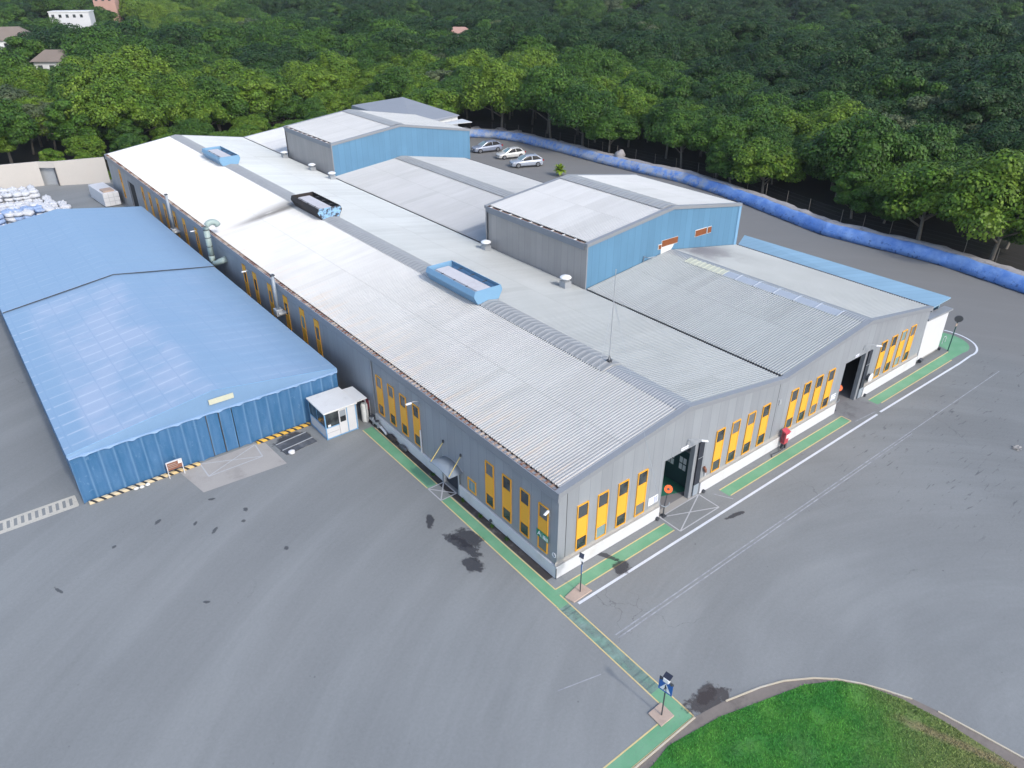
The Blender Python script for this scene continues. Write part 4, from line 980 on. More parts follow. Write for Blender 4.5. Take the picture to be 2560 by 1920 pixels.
MB().tube([(-0.2, -0.1, 0.35), (-0.6, -0.2, 0.12), (-1.1, -0.1, 0.04), (-1.6, 0.0, 0.04), (-1.9, -0.25, 0.04)], 0.045, 6).build('hose', 'dark_steel', t)
t = thing('fire_cabinet', 'dark red fire cabinet in a white frame beside the booth shelter', 'cabinet', (-0.15, 25.75, 0))
o = MB().box(-0.22, -0.28, 0.9, 0.22, 0.28, 1.85).build('cabinet_body', 'dark_red', t); bevel(o, 0.03)
MB().tube([(-0.2, -0.36, 0), (-0.2, -0.36, 1.95), (-0.2, 0.34, 1.95), (-0.2, 0.34, 0)], 0.035, 6).tube([(0.2, -0.36, 0), (0.2, -0.36, 1.9)], 0.035, 6).build('frame', 'white', t)
for (x, y), lb in (((10.55, -0.02), 'orange disc on a dark stand at the left side of the first loading door'), ((34.05, 0.35), 'orange disc on a dark stand at the left side of the second loading door')):
    t = thing('orange_disc', lb, 'disc', (x, y, 0), R(0), 'orange discs at the doors')
    m3 = MB(); d = Vector((-0.55, -0.62, 0.45)).normalized()
    c = Vector((0.55, 0.25, 2.1)); m3.tube([tuple(c), tuple(c+d*0.05)], 0.31, 22); m3.build('disc', 'orange', t)
    MB().tube([tuple(c+d*0.05), tuple(c+d*0.11)], 0.09, 10).build('hub', 'dark_steel', t)
    MB().tube([tuple(c-d*0.02), (0.45, 0.25, 1.3), (0.0, 0.0, 0.9)], 0.04, 6).build('bracket', 'dark_steel', t)
    MB().tube([(0.0, 0.0, 0.0), (0.0, 0.0, 0.95)], 0.05, 8).box(-0.2, -0.2, 0, 0.2, 0.2, 0.05).build('stand', 'dark_steel', t)
    MB().tube([(-0.25, 0.1, 1.05), (0.0, -0.12, 0.92), (0.3, -0.16, 1.0), (0.42, -0.1, 1.15)], 0.035, 6).build('handle', 'canopy', t)
t = thing('hose_bracket', 'small orange brown hose bracket on the wall right of the first loading door', 'bracket', (15.0, 0.13, 2.05))
MB().tube([(-0.12, -0.08, 0.42), (0.0, -0.14, 0.2), (0.12, -0.1, -0.1)], 0.11, 10).build('nozzle', 'brown_board', t); MB().tube([(0.1, -0.1, -0.1), (0.14, -0.08, -0.5)], 0.05, 8).build('hose', 'white', t)
t = thing('hose_reel', 'white rimmed dark hose reel on the wall right of the second loading door', 'hose reel', (38.75, 0.12, 2.0))
MB().tube([(0, -0.25, 0), (0, 0, 0)], 0.36, 18).build('drum', 'dark_steel', t); MB().lathe((0, 0, 0), [(0.40, -0.02), (0.46, 0.0), (0.40, 0.02)], 18).build('rim', 'white', t).matrix_local = Matrix.Translation((0.06, -0.26, 0.02)) @ Matrix.Rotation(R(90), 4, 'X')

# ------------------------------------------------------------------ the blue tent hall
TX0, TX1, TYF, TYB, TE, TRX, TRZ = -23.0, -1.45, 28.2, 91.0, 4.45, -12.1, 6.0
tent = thing('tent_hall', 'large light blue tarpaulin tent hall beside the factory', 'tent', (0, 0, 0))
def tent_slope(y0, y1, lift=0.0):
    mb = MB(); ny = int((y1-y0)/0.43)+1; xs = []
    for k in range(13): xs.append(lerp(TX0-0.05, TRX, k/12))
    for k in range(1, 13): xs.append(lerp(TRX, TX1+0.05, k/12))
    rows = []
    for j in range(ny+1):
        y = lerp(y0, y1, j/ny); row = []
        for i, x in enumerate(xs):
            t = (x-TX0)/(TRX-TX0) if x <= TRX else (TX1-x)/(TX1-TRX)
            z = TE+(TRZ-TE)*t+lift
            s = abs(((y-TYF)/1.72) % 1-0.5)*2          # 1 at the frames, 0 between
            z -= 0.05*(1-s*s)*math.sin(math.pi*min(1, max(0, t*0.9+0.05)))
            z += 0.03*mnoise.noise((x*0.5, y*0.5, 2.0))
            yy = y+(0.10*math.sin(x*2.1)*0.3 if j in (0,) else 0)
            row.append(len(mb.v)); mb.v.append((x, yy, z))
        rows.append(row)
    for a, b in zip(rows[:-1], rows[1:]):
        for k in range(len(xs)-1): mb.f.append((a[k], a[k+1], b[k+1], b[k])); mb.mi.append(0)
    return mb
tent_slope(TYF, 60.2).build('roof_sheet', 'tent_roof', tent, True)
tent_slope(60.0, TYB, 0.09).build('roof_sheet', 'tent_roof', tent, True)
mb = MB()
for (xa, za), (xb, zb) in (((TX0, TE), (TRX, TRZ)), ((TRX, TRZ), (TX1, TE))):
    mb.prism([(xa, 59.90, za+0.03), (xb, 59.90, zb+0.03), (xb, 59.99, zb+0.03), (xa, 59.99, za+0.03)], [(xa, 59.90, za+0.09), (xb, 59.90, zb+0.09), (xb, 59.99, zb+0.09), (xa, 59.99, za+0.09)])
mb.build('roof_seam', 'dark_steel', tent)
# front valance (gable) leaning out slightly, hem, then the curtain in folds
mb = MB(); N = 40
for k in range(N+1):
    x = lerp(TX0-0.05, TX1+0.05, k/N); t = (x-TX0)/(TRX-TX0) if x <= TRX else (TX1-x)/(TX1-TRX); t = max(0, min(1, t))
    zt = TE+(TRZ-TE)*t
    mb.v += [(x, TYF-0.02, zt), (x, TYF-0.06-0.10*math.sin(math.pi*t)*0.6+0.02*math.sin(x*3), lerp(TE-0.25, zt, 0.5)), (x, TYF-0.10, TE-0.27)]
for k in range(N):
    i = 3*k
    for a in (0, 1): mb.f.append((i+a+1, i+a+4, i+a+3, i+a)); mb.mi.append(0)
mb.build('valance', 'valance', tent, True)
MB().tube([(TX0, TYF-0.03, TE+0.02), (TRX, TYF-0.03, TRZ+0.02), (TX1, TYF-0.03, TE+0.02)], 0.025, 5).build('gable_rope', 'blue_trim', tent)
MB().box(TX0, TYF-0.16, TE-0.36, TX1, TYF-0.08, TE-0.24).build('hem_rail', 'tent_edge', tent)
MB().box(-12.6, TYF-0.22, TE+0.45, -10.6, TYF-0.19, TE+0.92).build('name_strip', 'sky_cap_yellow', tent)
def curtain_mesh(x0, x1, y, z0, z1, amp, per, dir_x=True, seed=0):
    mb = MB(); n = int(abs(x1-x0)/0.10); rows = 7
    for i in range(n+1):
        u = lerp(x0, x1, i/n)
        for j in range(rows+1):
            v = j/rows; z = lerp(z0, z1, v)
            ph = (u/per + 0.02*mnoise.noise((u*0.3, seed, v*0.8)))*2*math.pi
            s = math.sin(ph); d = amp*(1-abs(s)**0.55)*(0.75+0.25*(1-v))+0.03*mnoise.noise((u*2.0, z*2.0, seed))
            mb.v.append((u, y-d, z) if dir_x else (y-d, u, z))
    for i in range(n):
        for j in range(rows):
            a = i*(rows+1)+j; q = (a, a+rows+1, a+rows+2, a+1)
            mb.f.append(q if dir_x else q[::-1]); mb.mi.append(0)
    return mb
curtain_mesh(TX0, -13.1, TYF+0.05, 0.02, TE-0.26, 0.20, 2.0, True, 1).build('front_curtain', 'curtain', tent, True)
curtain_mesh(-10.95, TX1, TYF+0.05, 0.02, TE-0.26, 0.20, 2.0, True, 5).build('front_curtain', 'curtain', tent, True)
for a, b in ((-13.06, -12.1), (-12.04, -11.0)):
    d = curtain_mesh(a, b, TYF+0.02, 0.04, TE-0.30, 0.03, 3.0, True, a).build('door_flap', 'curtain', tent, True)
    MB().box(a-0.03, TYF-0.06, 0.04, a+0.03, TYF-0.0, TE-0.30).build('door_edge', 'dark_steel', d)
mb = MB(); n = 260
for i in range(n+1):                                    # scalloped hanging hem, one continuous strip
    x = lerp(TX0, TX1, i/n); h = 0.05+0.10*max(0, math.cos((x+21.9)/1.66*2*math.pi))**3
    mb.v += [(x, TYF-0.165, TE-0.30), (x, TYF-0.175-0.02*math.sin(x*4), TE-0.32-h)]
for i in range(n): mb.f.append((2*i, 2*i+1, 2*i+3, 2*i+2)); mb.mi.append(0)
mb.build('scalloped_hem', 'tent_edge', tent, True)
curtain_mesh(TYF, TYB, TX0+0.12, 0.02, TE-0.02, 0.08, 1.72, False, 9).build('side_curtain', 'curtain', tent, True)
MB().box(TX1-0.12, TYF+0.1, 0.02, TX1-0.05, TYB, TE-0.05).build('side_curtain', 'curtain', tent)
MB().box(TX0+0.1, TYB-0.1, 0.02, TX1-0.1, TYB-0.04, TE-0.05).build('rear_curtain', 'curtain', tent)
# striped kerb blocks in front of the tent
for a, b, lb in ((-22.7, -14.4, 'pale yellow and black striped concrete kerb left of the tent door'), (-9.6, -4.75, 'bright yellow and black striped concrete kerb between tent door and booth')):
    o = MB().box(a, 27.66, 0.0, b, 28.0, 0.22).build('striped_kerb', 'stripe'); bevel(o, 0.04); tag(o, lb, 'kerb')
t = thing('information_board', 'low brown information board on two white legs in front of the blue tent', 'sign', (-16.35, 27.35, 0))
MB().box(-0.62, -0.03, 0.72, 0.62, 0.03, 1.42).build('board_face', 'brown_board', t)
for x in (-0.58, 0.58): MB().box(x-0.03, -0.04, 0, x+0.03, 0.04, 1.50).build('leg', 'white', t)
MB().box(-0.62, -0.045, 1.42, 0.62, 0.045, 1.50).build('top_rail', 'white', t)
mb = MB().box(-0.5, -0.036, 1.22, 0.15, -0.031, 1.26).box(-0.5, -0.036, 1.08, 0.3, -0.031, 1.11).box(-0.5, -0.036, 0.93, 0.22, -0.031, 0.96)
mb.build('lettering', 'concrete', t); MB().box(0.30, -0.037, 1.12, 0.56, -0.031, 1.38).build('emblem', 'sign_white', t)
# rubble lumps, plate and white stones
def lump(name, loc, s, mat, label, cat, seed=0, group=None):
    mb = MB(); n = 10; m = 7
    for j in range(m+1):
        th = math.pi*j/m
        for i in range(n):
            ph = 2*math.pi*i/n; d = Vector((math.sin(th)*math.cos(ph), math.sin(th)*math.sin(ph), math.cos(th)))
            r = 1+0.35*mnoise.noise(d*1.7+Vector((seed*3.1, seed, 0)))
            mb.v.append((d.x*r*s[0], d.y*r*s[1], max(0.0, d.z*r+0.8)*s[2]))
    for j in range(m):
        for i in range(n):
            k = (i+1) % n; mb.f.append((j*n+i, (j+1)*n+i, (j+1)*n+k, j*n+k)); mb.mi.append(0)
    o = mb.build(name, mat, None, True, loc); return tag(o, label, cat, group)
lump('stone', (-7.85, 24.6, 0.0), (0.30, 0.26, 0.2), 'white', 'whitish stone lying on the dark ground plate before the booth', 'stone', 1)
t = thing('ground_plate', 'dark worn steel ground plate with pale rails between booth and tent apron', 'plate', (-6.9, 25.8, 0.0), R(6))
MB().box(-1.5, -1.0, 0.0, 1.4, 1.0, 0.05).build('plate', 'pit', t)
MB().box(-1.45, -0.25, 0.05, 1.4, -0.17, 0.09).box(-1.45, 0.86, 0.05, 1.4, 0.94, 0.09).build('rail', 'steel', t)
for k, (x, y) in enumerate(((-19.4, 27.5), (-19.0, 27.45), (-18.55, 27.5))):
    lump('stone', (x, y, 0), (0.2, 0.14, 0.12), 'offwhite', ('left white stone of the three beside the pale striped kerb', 'middle white stone of the three beside the pale striped kerb', 'right white stone of the three beside the pale striped kerb')[k], 'stone', k+3, 'stones by the kerb')

# ------------------------------------------------------------------ booth, shelter and bits beside it
t = thing('guard_booth', 'white guard booth with blue trim and large windows at the tent corner', 'booth', (-4.63, 24.55, 0.0))
BW, BD, BH = 2.95, 3.2, 2.62
MB().box(0.05, 0.05, 0.10, BW-0.05, BD-0.05, 0.16).box(0.02, 0.02, 0.16, 1.28, 0.07, 1.12).box(0.02, 0.07, 0.16, 0.07, BD-0.02, 1.12).box(2.12, 0.02, 0.16, BW-0.02, 0.07, BH).box(BW-0.07, 0.07, 0.16, BW-0.02, BD-0.02, BH).box(0.02, BD-0.07, 0.16, BW-0.07, BD-0.02, BH).build('wall_panel', 'white', t)
o = MB().box(-0.10, -0.14, BH, BW+0.10, BD+0.12, BH+0.14).build('roof_slab', 'offwhite', t); bevel(o, 0.03)
MB().box(-0.01, -0.01, 0.0, 0.08, 0.08, BH).box(BW-0.08, -0.01, 0.0, BW+0.01, 0.08, BH).box(-0.01, BD-0.07, 0.0, 0.08, BD+0.01, BH).box(0.08, -0.005, 1.12, 1.28, 0.075, 1.20).box(-0.005, 0.08, 1.12, 0.075, BD-0.08, 1.20).box(2.04, -0.01, 0.1, 2.12, 0.08, BH).box(0.0, 0.0, 0.02, BW, BD, 0.10).build('corner_trim', 'blue_trim', t)
wf = MB().box(0.08, 0.03, 1.20, 1.27, 0.05, BH).build('window', 'glass', t); wl2 = MB().box(0.03, 0.08, 1.20, 0.05, BD-0.08, BH).build('window', 'glass', t)
MB().box(0.02, BD/2-0.03, 1.20, 0.06, BD/2+0.03, BH).build('mullion', 'blue_trim', wl2)
MB().box(0.25, 0.02, 1.22, 0.5, 0.03, 1.42).build('paper', 'sign_white', wf)
dr = MB().box(1.30, 0.0, 0.14, 2.03, 0.04, 1.30).box(1.30, 0.0, 2.42, 2.03, 0.04, BH).box(1.30, 0.0, 1.30, 1.40, 0.04, 2.42).box(1.94, 0.0, 1.30, 2.03, 0.04, 2.42).build('door', 'white', t)
MB().box(1.40, 0.012, 1.30, 1.94, 0.03, 2.42).build('pane', 'glass', dr); MB().box(1.42, 0.005, 1.85, 1.92, 0.011, 2.40).build('blind', 'canopy', dr)
MB().box(0.12, 0.004, 0.62, 1.2, 0.018, 0.66).build('rail', 'steel', t)
t = thing('shelter', 'small pale flat roofed shelter squeezed between the booth and the factory wall', 'shelter', (-1.55, 24.75, 0))
o = MB().prism([(0, 0.0, 2.55), (1.15, 0.1, 2.50), (1.1, 2.7, 2.50), (0, 2.7, 2.55)], [(0, 0.0, 2.62), (1.15, 0.1, 2.57), (1.1, 2.7, 2.57), (0, 2.7, 2.62)]).build('roof_sheet', 'offwhite', t)
MB().box(0.05, 2.5, 0, 1.0, 2.6, 2.55).build('back_panel', 'dark', t)
for x, y in ((0.05, 0.1), (1.0, 0.2), (1.0, 2.4)): MB().tube([(x, y, 0), (x, y, 2.5)], 0.04, 6).build('post', 'steel', t)
tag(MB().lathe((-0.55, 25.3, 0), [(0.28, 0), (0.32, 0.1), (0.32, 1.7), (0.24, 1.85)], 16).build('tank', 'offwhite', None, True), 'upright dirty white cylindrical tank under the shelter edge', 'tank')
t = thing('valve_pipework', 'low cluster of grey valve pipework on the ground behind the booth beside the wall', 'pipes', (-0.25, 23.9, 0))
MB().tube([(0, 1.0, 0.4), (0, -0.8, 0.35)], 0.13, 10).tube([(0, 0.5, 0), (0, 0.5, 0.85)], 0.09, 8).tube([(0, -0.3, 0), (0, -0.3, 0.7)], 0.09, 8).build('pipe', 'steel', t)
MB().lathe((0, 0.5, 0.85), [(0.20, 0), (0.20, 0.04)], 12).lathe((0, -0.3, 0.7), [(0.18, 0), (0.18, 0.04)], 12).build('handwheel', 'dark_steel', t)
MB().tube([(0.05, -0.7, 0.35), (0.05, -1.3, 0.2), (0.0, -1.8, 0.12)], 0.10, 8).build('hose', 'white', t)
lump('rubbish_heap', (-0.2, 21.2, 0), (0.22, 0.7, 0.25), 'soil', 'small dark rubbish heap against the plinth below the four strips near the booth', 'rubbish', 5)
lump('rubbish_heap', (-0.22, 19.3, 0), (0.2, 0.6, 0.22), 'pit', 'small grey rubbish heap against the plinth nearer to the side door', 'rubbish', 6)
def tuft(loc, s, seed, label):
    rnd = random.Random(seed); mb = MB()
    for k in range(40):
        a = rnd.uniform(0, 6.28); l = rnd.uniform(0.5, 1)*s; d = Vector((math.cos(a), math.sin(a), rnd.uniform(0.4, 1.6))).normalized()*l; p = Vector((rnd.uniform(-.1, .1), rnd.uniform(-.15, .15), 0))
        n = Vector((-math.sin(a), math.cos(a), 0))*0.035
        mb.poly([tuple(p-n), tuple(p+n), tuple(p+d)])
    tag(mb.build('weed', 'leaf_mid', None, False, loc), label, 'weed', 'weeds along the plinth')
for k, y in enumerate((10.6, 6.9, 8.3, 5.1, 14.8)): tuft((-0.2, y, 0.006), 0.3, k, 'small green weed tuft growing in the soil strip under the long wall')

# ------------------------------------------------------------------ crossing signs
def crossing_sign(loc, rz, label, yaw_panel):
    t = thing('crossing_sign', label, 'sign', loc, rz, 'crossing signs with solar panels')
    MB().tube([(0, 0, 0), (0, 0, 3.05)], 0.04, 10).build('pole', 'dark_steel', t)
    p = MB().box(-0.045, -0.42, 1.92, -0.02+0.0, 0.42, 2.72).build('sign_plate', 'sign_blue', t)
    MB().poly([(-0.050, -0.34, 2.02), (-0.050, 0.0, 2.62), (-0.050, 0.34, 2.02)]).build('triangle', 'sign_white', p)
    mb = MB(); c = -0.054
    mb.poly([(c, 0.06, 2.05), (c, 0.11, 2.05), (c, 0.03, 2.25), (c, -0.03, 2.25)]); mb.poly([(c, -0.05, 2.05), (c, -0.10, 2.05), (c, -0.03, 2.25), (c, 0.02, 2.25)])
    mb.poly([(c, -0.04, 2.24), (c, 0.04, 2.24), (c, 0.05, 2.40), (c, -0.05, 2.40)]); mb.poly([(c-0.001, -0.05, 2.38), (c-0.001, -0.13, 2.24), (c-0.001, -0.10, 2.23), (c-0.001, -0.02, 2.36)])
    mb.tube([(c, 0, 2.45), (c-0.003, 0, 2.45)], 0.045, 10)
    mb.build('walking_figure', 'sign_black', p)
    bx = MB().box(-0.14, -0.17, 2.74, 0.08, 0.17, 3.02).build('battery_box', 'lamp_white', t); bevel(bx, 0.02)
    for y in (-0.33, 0.33): MB().tube([(-0.09, y, 2.78), (-0.02, y, 2.78)], 0.075, 10).box(-0.03, y-0.1, 2.70, 0.0, y+0.1, 2.86).build('beacon', 'dark_steel', t)
    pn = MB().prism([(-0.10, -0.22, 3.02), (0.20, -0.22, 3.16), (0.20, 0.22, 3.16), (-0.10, 0.22, 3.02)], [(-0.11, -0.22, 3.045), (0.19, -0.22, 3.185), (0.19, 0.22, 3.185), (-0.11, 0.22, 3.045)]).build('solar_panel', 'solar', t)
crossing_sign((-2.2, -11.3, 0.10), R(8), 'blue pedestrian crossing sign facing us on the concrete pad near the grass', 0)
crossing_sign((0.48, -1.86, 0.10), R(130), 'crossing sign turned edge on, standing by the building corner', 0)
def pad(pts, mat, label):
    o = MB().prism([(x, y, 0.0) for x, y in pts], [(x*0.985+pts[0][0]*0.015, y, 0.10) for x, y in pts]).build('concrete_pad', mat); bevel(o, 0.03); return tag(o, label, 'concrete pad')
pad([(-2.74, -11.76), (-1.66, -11.76), (-1.60, -10.74), (-2.70, -10.76)], 'concrete_pink', 'beige square concrete pad under the blue crossing sign')
pad([(-0.45, -2.3), (1.2, -2.26), (1.05, -1.25), (-0.62, -1.58)], 'concrete_pink', 'pinkish concrete pad under the sign by the building corner')
t = thing('round_sign', 'dark round sign on a dark green post at the far right walkway end', 'sign', (54.5, -0.55, 0))
MB().tube([(0, 0, 0), (0.05, 0, 3.3)], 0.06, 8).build('post', 'post_green', t)
MB().tube([(0.02, -0.05, 3.7), (0.10, 0.0, 3.72)], 0.40, 20).build('sign_disc', 'dark_steel', t); MB().box(-0.15, -0.05, 2.9, 0.15, 0.02, 3.2).build('small_plate', 'concrete_pink', t)
t = thing('bicycle_rack', 'thin white hoop rack on the green pavement behind the round sign', 'rack', (55.6, 0.6, 0))
mb = MB()
for k in range(3): mb.tube([(0.0, k*0.5, 0.02), (0.0, k*0.5, 0.6), (0.15, k*0.5, 0.8), (0.55, k*0.5, 0.8), (0.7, k*0.5, 0.6), (0.7, k*0.5, 0.02)], 0.03, 6)
mb.build('hoop', 'white', t)
mb = MB(); rnd = random.Random(2)
for k in range(14):
    a = rnd.uniform(0, 6.28); p = Vector((rnd.uniform(-.25, .25), rnd.uniform(-.2, .2), 0.02+rnd.uniform(0, .06))); d = Vector((math.cos(a)*.25, math.sin(a)*.25, rnd.uniform(-.01, .06))); e = Vector((-math.sin(a)*.14, math.cos(a)*.14, rnd.uniform(0, .05)))
    mb.poly([tuple(p), tuple(p+d), tuple(p+d+e), tuple(p+e)])
tag(mb.build('plastic_scrap', 'concrete', None, False, (40.7, -12.6, 0)), 'crumpled pale plastic scrap lying on the road at the right edge', 'litter')

# ------------------------------------------------------------------ boundary wall, gravel bank, fence
def path_pts(P, step):
    out = []
    for a, b in zip(P[:-1], P[1:]):
        a, b = Vector(a), Vector(b); n = max(1, int((b-a).length/step))
        for k in range(n): out.append(a.lerp(b, k/n))
    out.append(Vector(P[-1])); return out
def sweep(P, prof, step=0.45, amp=0.1):
    pts = path_pts(P, step); mb = MB(); m = len(prof)
    for i, p in enumerate(pts):
        d = (pts[min(i+1, len(pts)-1)]-pts[max(i-1, 0)]).normalized(); n = Vector((d.y, -d.x))
        for j, (o, z) in enumerate(prof):
            q = p+n*(o+amp*mnoise.noise((p.x*0.8, p.y*0.8, j*0.9))*(1 if j else 0.4))
            zz = z+amp*1.2*mnoise.noise((p.x*0.5+9, p.y*0.5, j*0.7)) if 0 < j else z
            mb.v.append((q.x, q.y, zz))
    for i in range(len(pts)-1):
        for j in range(m-1): mb.f.append((i*m+j, (i+1)*m+j, (i+1)*m+j+1, i*m+j+1)[::-1]); mb.mi.append(0)
    return mb
tag(sweep(WALLP, [(0.4, 0), (0.38, 0.14), (0.05, 0.18), (0.35, 0.8), (0.7, 1.35), (1.05, 1.62), (1.35, 1.70), (1.5, 1.66), (1.55, 1.2), (1.55, 0)], 0.35, 0.14).build('boundary_wall', 'wall_tarp', None, True), 'long low weathered blue boundary wall curving along the back road', 'wall')
struct(sweep(WALLP, [(1.2, 1.2), (1.56, 1.69), (2.7, 1.74), (3.5, 1.5), (4.6, 0.5), (5.2, -0.1)], 0.8, 0.25).build('gravel_bank', 'gravel', None, True))
t = thing('wire_fence', 'thin wire fence with slim posts in front of the dark trees along the bank', 'fence', (0, 0, 0))
mb = MB(); wires = MB(); FP = [(WALLP[i][0]+(5.0 if i < 15 else 2.5), WALLP[i][1]+(0 if i < 15 else 3)) for i in range(len(WALLP))]
fpts = path_pts(FP, 3.4)
for p in fpts: mb.tube([(p.x, p.y, 0.5), (p.x+random.uniform(-.1, .1), p.y, 3.0)], 0.04, 5)
for a, b in zip(fpts[:-1], fpts[1:]):
    for z in (1.8, 2.35, 2.9): wires.tube([(a.x, a.y, z), (b.x, b.y, z)], 0.008, 4)
mb.build('post', 'bark', t); wires.build('wire', 'dark_steel', t)
lump('boulder', (86.0, 79, 1.4), (1.1, 0.9, 0.8), 'gravel', 'pale boulder on top of the bank near the parked cars', 'boulder', 8)
for k, (x, y) in enumerate(((86.2, 113), (84.5, 117), (80.8, 121.5), (78.5, 122.5), (75.5, 122.8))):
    lump('rubble_heap', (x, y, 0), (1.8, 1.3, 0.9), 'gravel', ('pale rubble heap at the far corner of the car park, nearest the blue wall', 'second pale rubble heap along the far car park edge', 'third pale rubble heap along the far car park edge', 'fourth pale rubble heap along the far car park edge', 'last pale rubble heap near the far raised block')[k], 'rubble', 10+k)

# far shed behind the second raised block and rear roof pieces
t = thing('rear_shed', 'grey roofed shed standing behind the far raised block', 'shed', (0, 0, 0))
MB().prism([(50.0, 98, 0), (62.5, 102, 0), (62.5, 120, 0), (50, 122, 0)], [(50, 98, 8.8), (62.5, 102, 8.8), (62.5, 120, 8.8), (50, 122, 8.8)]).build('wall', 'offwhite', t)
MB().prism([(49.6, 97.6, 8.81), (62.9, 101.7, 8.81), (62.9, 120.5, 8.81), (49.6, 122.6, 8.81)], [(49.6, 98, 9.2), (62.8, 102.2, 8.95), (60.5, 119.8, 10.4), (49.6, 122.2, 9.5)]).build('roof_sheet', 'shed_roof', t)
MB().prism([(53, 97.3, 8.4), (63.2, 98.0, 8.0), (63.2, 101.4, 8.1), (53, 98.3, 8.5)], [(53, 97.3, 8.5), (63.2, 98.0, 8.1), (63.2, 101.4, 8.2), (53, 98.3, 8.6)]).build('porch_roof', 'roof', t)

# ------------------------------------------------------------------ parked cars
def car(loc, rz, paint, label, hatch, S=1.42):
    t = thing('parked_car', label, 'car', loc, rz, 'cars parked behind the hall'); t.scale = (S, S, S)
    # profile stations along x (nose at +x); per station: half width low, belt z, belt half width
    st = [(2.22, .50, .62, .60), (2.10, .74, .70, .70), (1.6, .85, .82, .80), (0.95, .88, .92, .84), (0.2, .89, .95, .86), (-0.8, .89, .98, .86), (-1.5, .88, 1.02, .84), (-2.0, .82, .98, .76), (-2.2, .66, .88, .62)]
    mb = MB(); rows = []
    for x, hw, zb, bw in st:
        ring = [(x, -hw*0.92, .22), (x, -hw, .42), (x, -hw, .66), (x, -bw, zb), (x, 0, zb+.03), (x, bw, zb), (x, hw, .66), (x, hw, .42), (x, hw*.92, .22)]
        rows.append(len(mb.v)); mb.v += ring
    for a, b in zip(rows[:-1], rows[1:]):
        for k in range(8): mb.f.append((a+k, b+k, b+k+1, a+k+1)); mb.mi.append(0)
    mb.f.append(tuple(rows[0]+k for k in range(9))); mb.mi.append(0); mb.f.append(tuple(rows[-1]+k for k in reversed(range(9)))); mb.mi.append(0)
    body = mb.build('body', paint, t, True)
    e = body.modifiers.new('smooth', 'SUBSURF'); e.levels = 1; e.render_levels = 2
    # greenhouse
    rb = -1.95 if hatch else -1.75
    gb = [(1.0, .74, .90), (0.15, .60, 1.38), (-0.6, .60, 1.46), (-1.25, .57, 1.42), (rb, .66, .98)]
    g = MB()
    bl = [(1.05, .80, .90), (0.3, .82, .93), (-0.6, .83, .96), (-1.3, .80, .99), (rb, .72, .98)]
    for s_ in (1, -1):
        q = [(bl[0][0], s_*.78, .90), (bl[1][0], s_*.80, .93), (bl[2][0], s_*.81, .96), (bl[3][0], s_*.78, .99), (gb[4][0]+0.15, s_*.70, 1.0), (gb[3][0], s_*.585, 1.38), (gb[2][0], s_*.615, 1.42), (gb[1][0]+0.02, s_*.615, 1.34)]
        g.poly(q if s_ < 0 else q[::-1])
    g.build('side_window', 'car_glass', t)
    MB().poly([(1.02, -.74, .91), (1.02, .74, .91), (0.17, .59, 1.385), (0.17, -.59, 1.385)]).build('windscreen', 'glass_teal', t)
    MB().poly([(rb, .64, 1.0), (rb, -.64, 1.0), (-1.27, -.56, 1.425), (-1.27, .56, 1.425)]).build('rear_window', 'car_glass', t)
    r = MB()
    xs = [(0.22, .60, 1.37), (-0.2, .615, 1.45), (-0.7, .61, 1.47), (-1.3, .57, 1.41)]
    for x, w_, z in xs: r.v += [(x, -w_-.02, z-.045), (x, -w_+.06, z), (x, 0, z+.025), (x, w_-.06, z), (x, w_+.02, z-.045)]
    for a in range(3):
        for k in range(4): r.f.append((a*5+k, a*5+k+1, a*5+6+k, a*5+5+k)); r.mi.append(0)
    r.build('roof_panel', paint, t, True)
    pl = MB()
    for s_ in (1, -1):
        pl.tube([(1.05, s_*.78, .90), (0.18, s_*.62, 1.375)], .04, 6); pl.tube([(-.55, s_*.82, .96), (-.55, s_*.625, 1.42)], .035, 6); pl.tube([(rb, s_*.70, .99), (-1.3, s_*.59, 1.40)], .06, 6)
    pl.build('pillar', paint, t)
    for x in (1.38, -1.35):
        for s_ in (1, -1):
            w_ = MB().tube([(x, s_*.70, .32), (x, s_*.90, .32)], .33, 18).build('wheel', 'tyre', t)
            MB().tube([(x, s_*.90, .32), (x, s_*.915, .32)], .21, 14).build('rim', 'rim', w_)
    for s_ in (1, -1):
        MB().prism([(2.02, s_*.46, .60), (2.17, s_*.46, .56), (2.06, s_*.74, .58), (1.85, s_*.82, .64)][::s_], [(1.92, s_*.46, .74), (2.08, s_*.46, .68), (1.98, s_*.74, .72), (1.75, s_*.83, .79)][::s_]).build('headlight', 'light_glass', t)
        MB().box(-2.22, min(s_*.45, s_*.75), .72, -2.02, max(s_*.45, s_*.75), .88).build('tail_light', 'tail', t)
        MB().prism([(.85, s_*.84, .95), (.72, s_*.84, .95), (.72, s_*1.02, .97), (.82, s_*1.02, .97)][::s_], [(.83, s_*.84, 1.08), (.72, s_*.84, 1.08), (.72, s_*1.0, 1.09), (.80, s_*1.0, 1.09)][::s_]).build('mirror', paint, t)
    MB().box(2.04, -.42, .36, 2.225, .42, .52).build('grille', 'dark_steel', t)
    MB().box(2.20, -.22, .40, 2.235, .22, .48).build('licence_plate', 'sign_white', t)
    MB().box(-1.0, -.905, .20, 1.0, -.86, .28).box(-1.0, .86, .20, 1.0, .905, .28).build('sill', 'dark_steel', t)
car((72.0, 105.2, 0.0), R(168), 'car_blue', 'dull blue grey car parked leftmost beside the far raised block', True, 1.5)
car((72.4, 97.4, 0.0), R(166), 'car_white', 'white coupe parked between the two greyish cars', False, 1.38)
car((70.4, 89.7, 0.0), R(159), 'car_silver', 'silver blue car parked nearest the hall, right of the white car', True, 1.5)

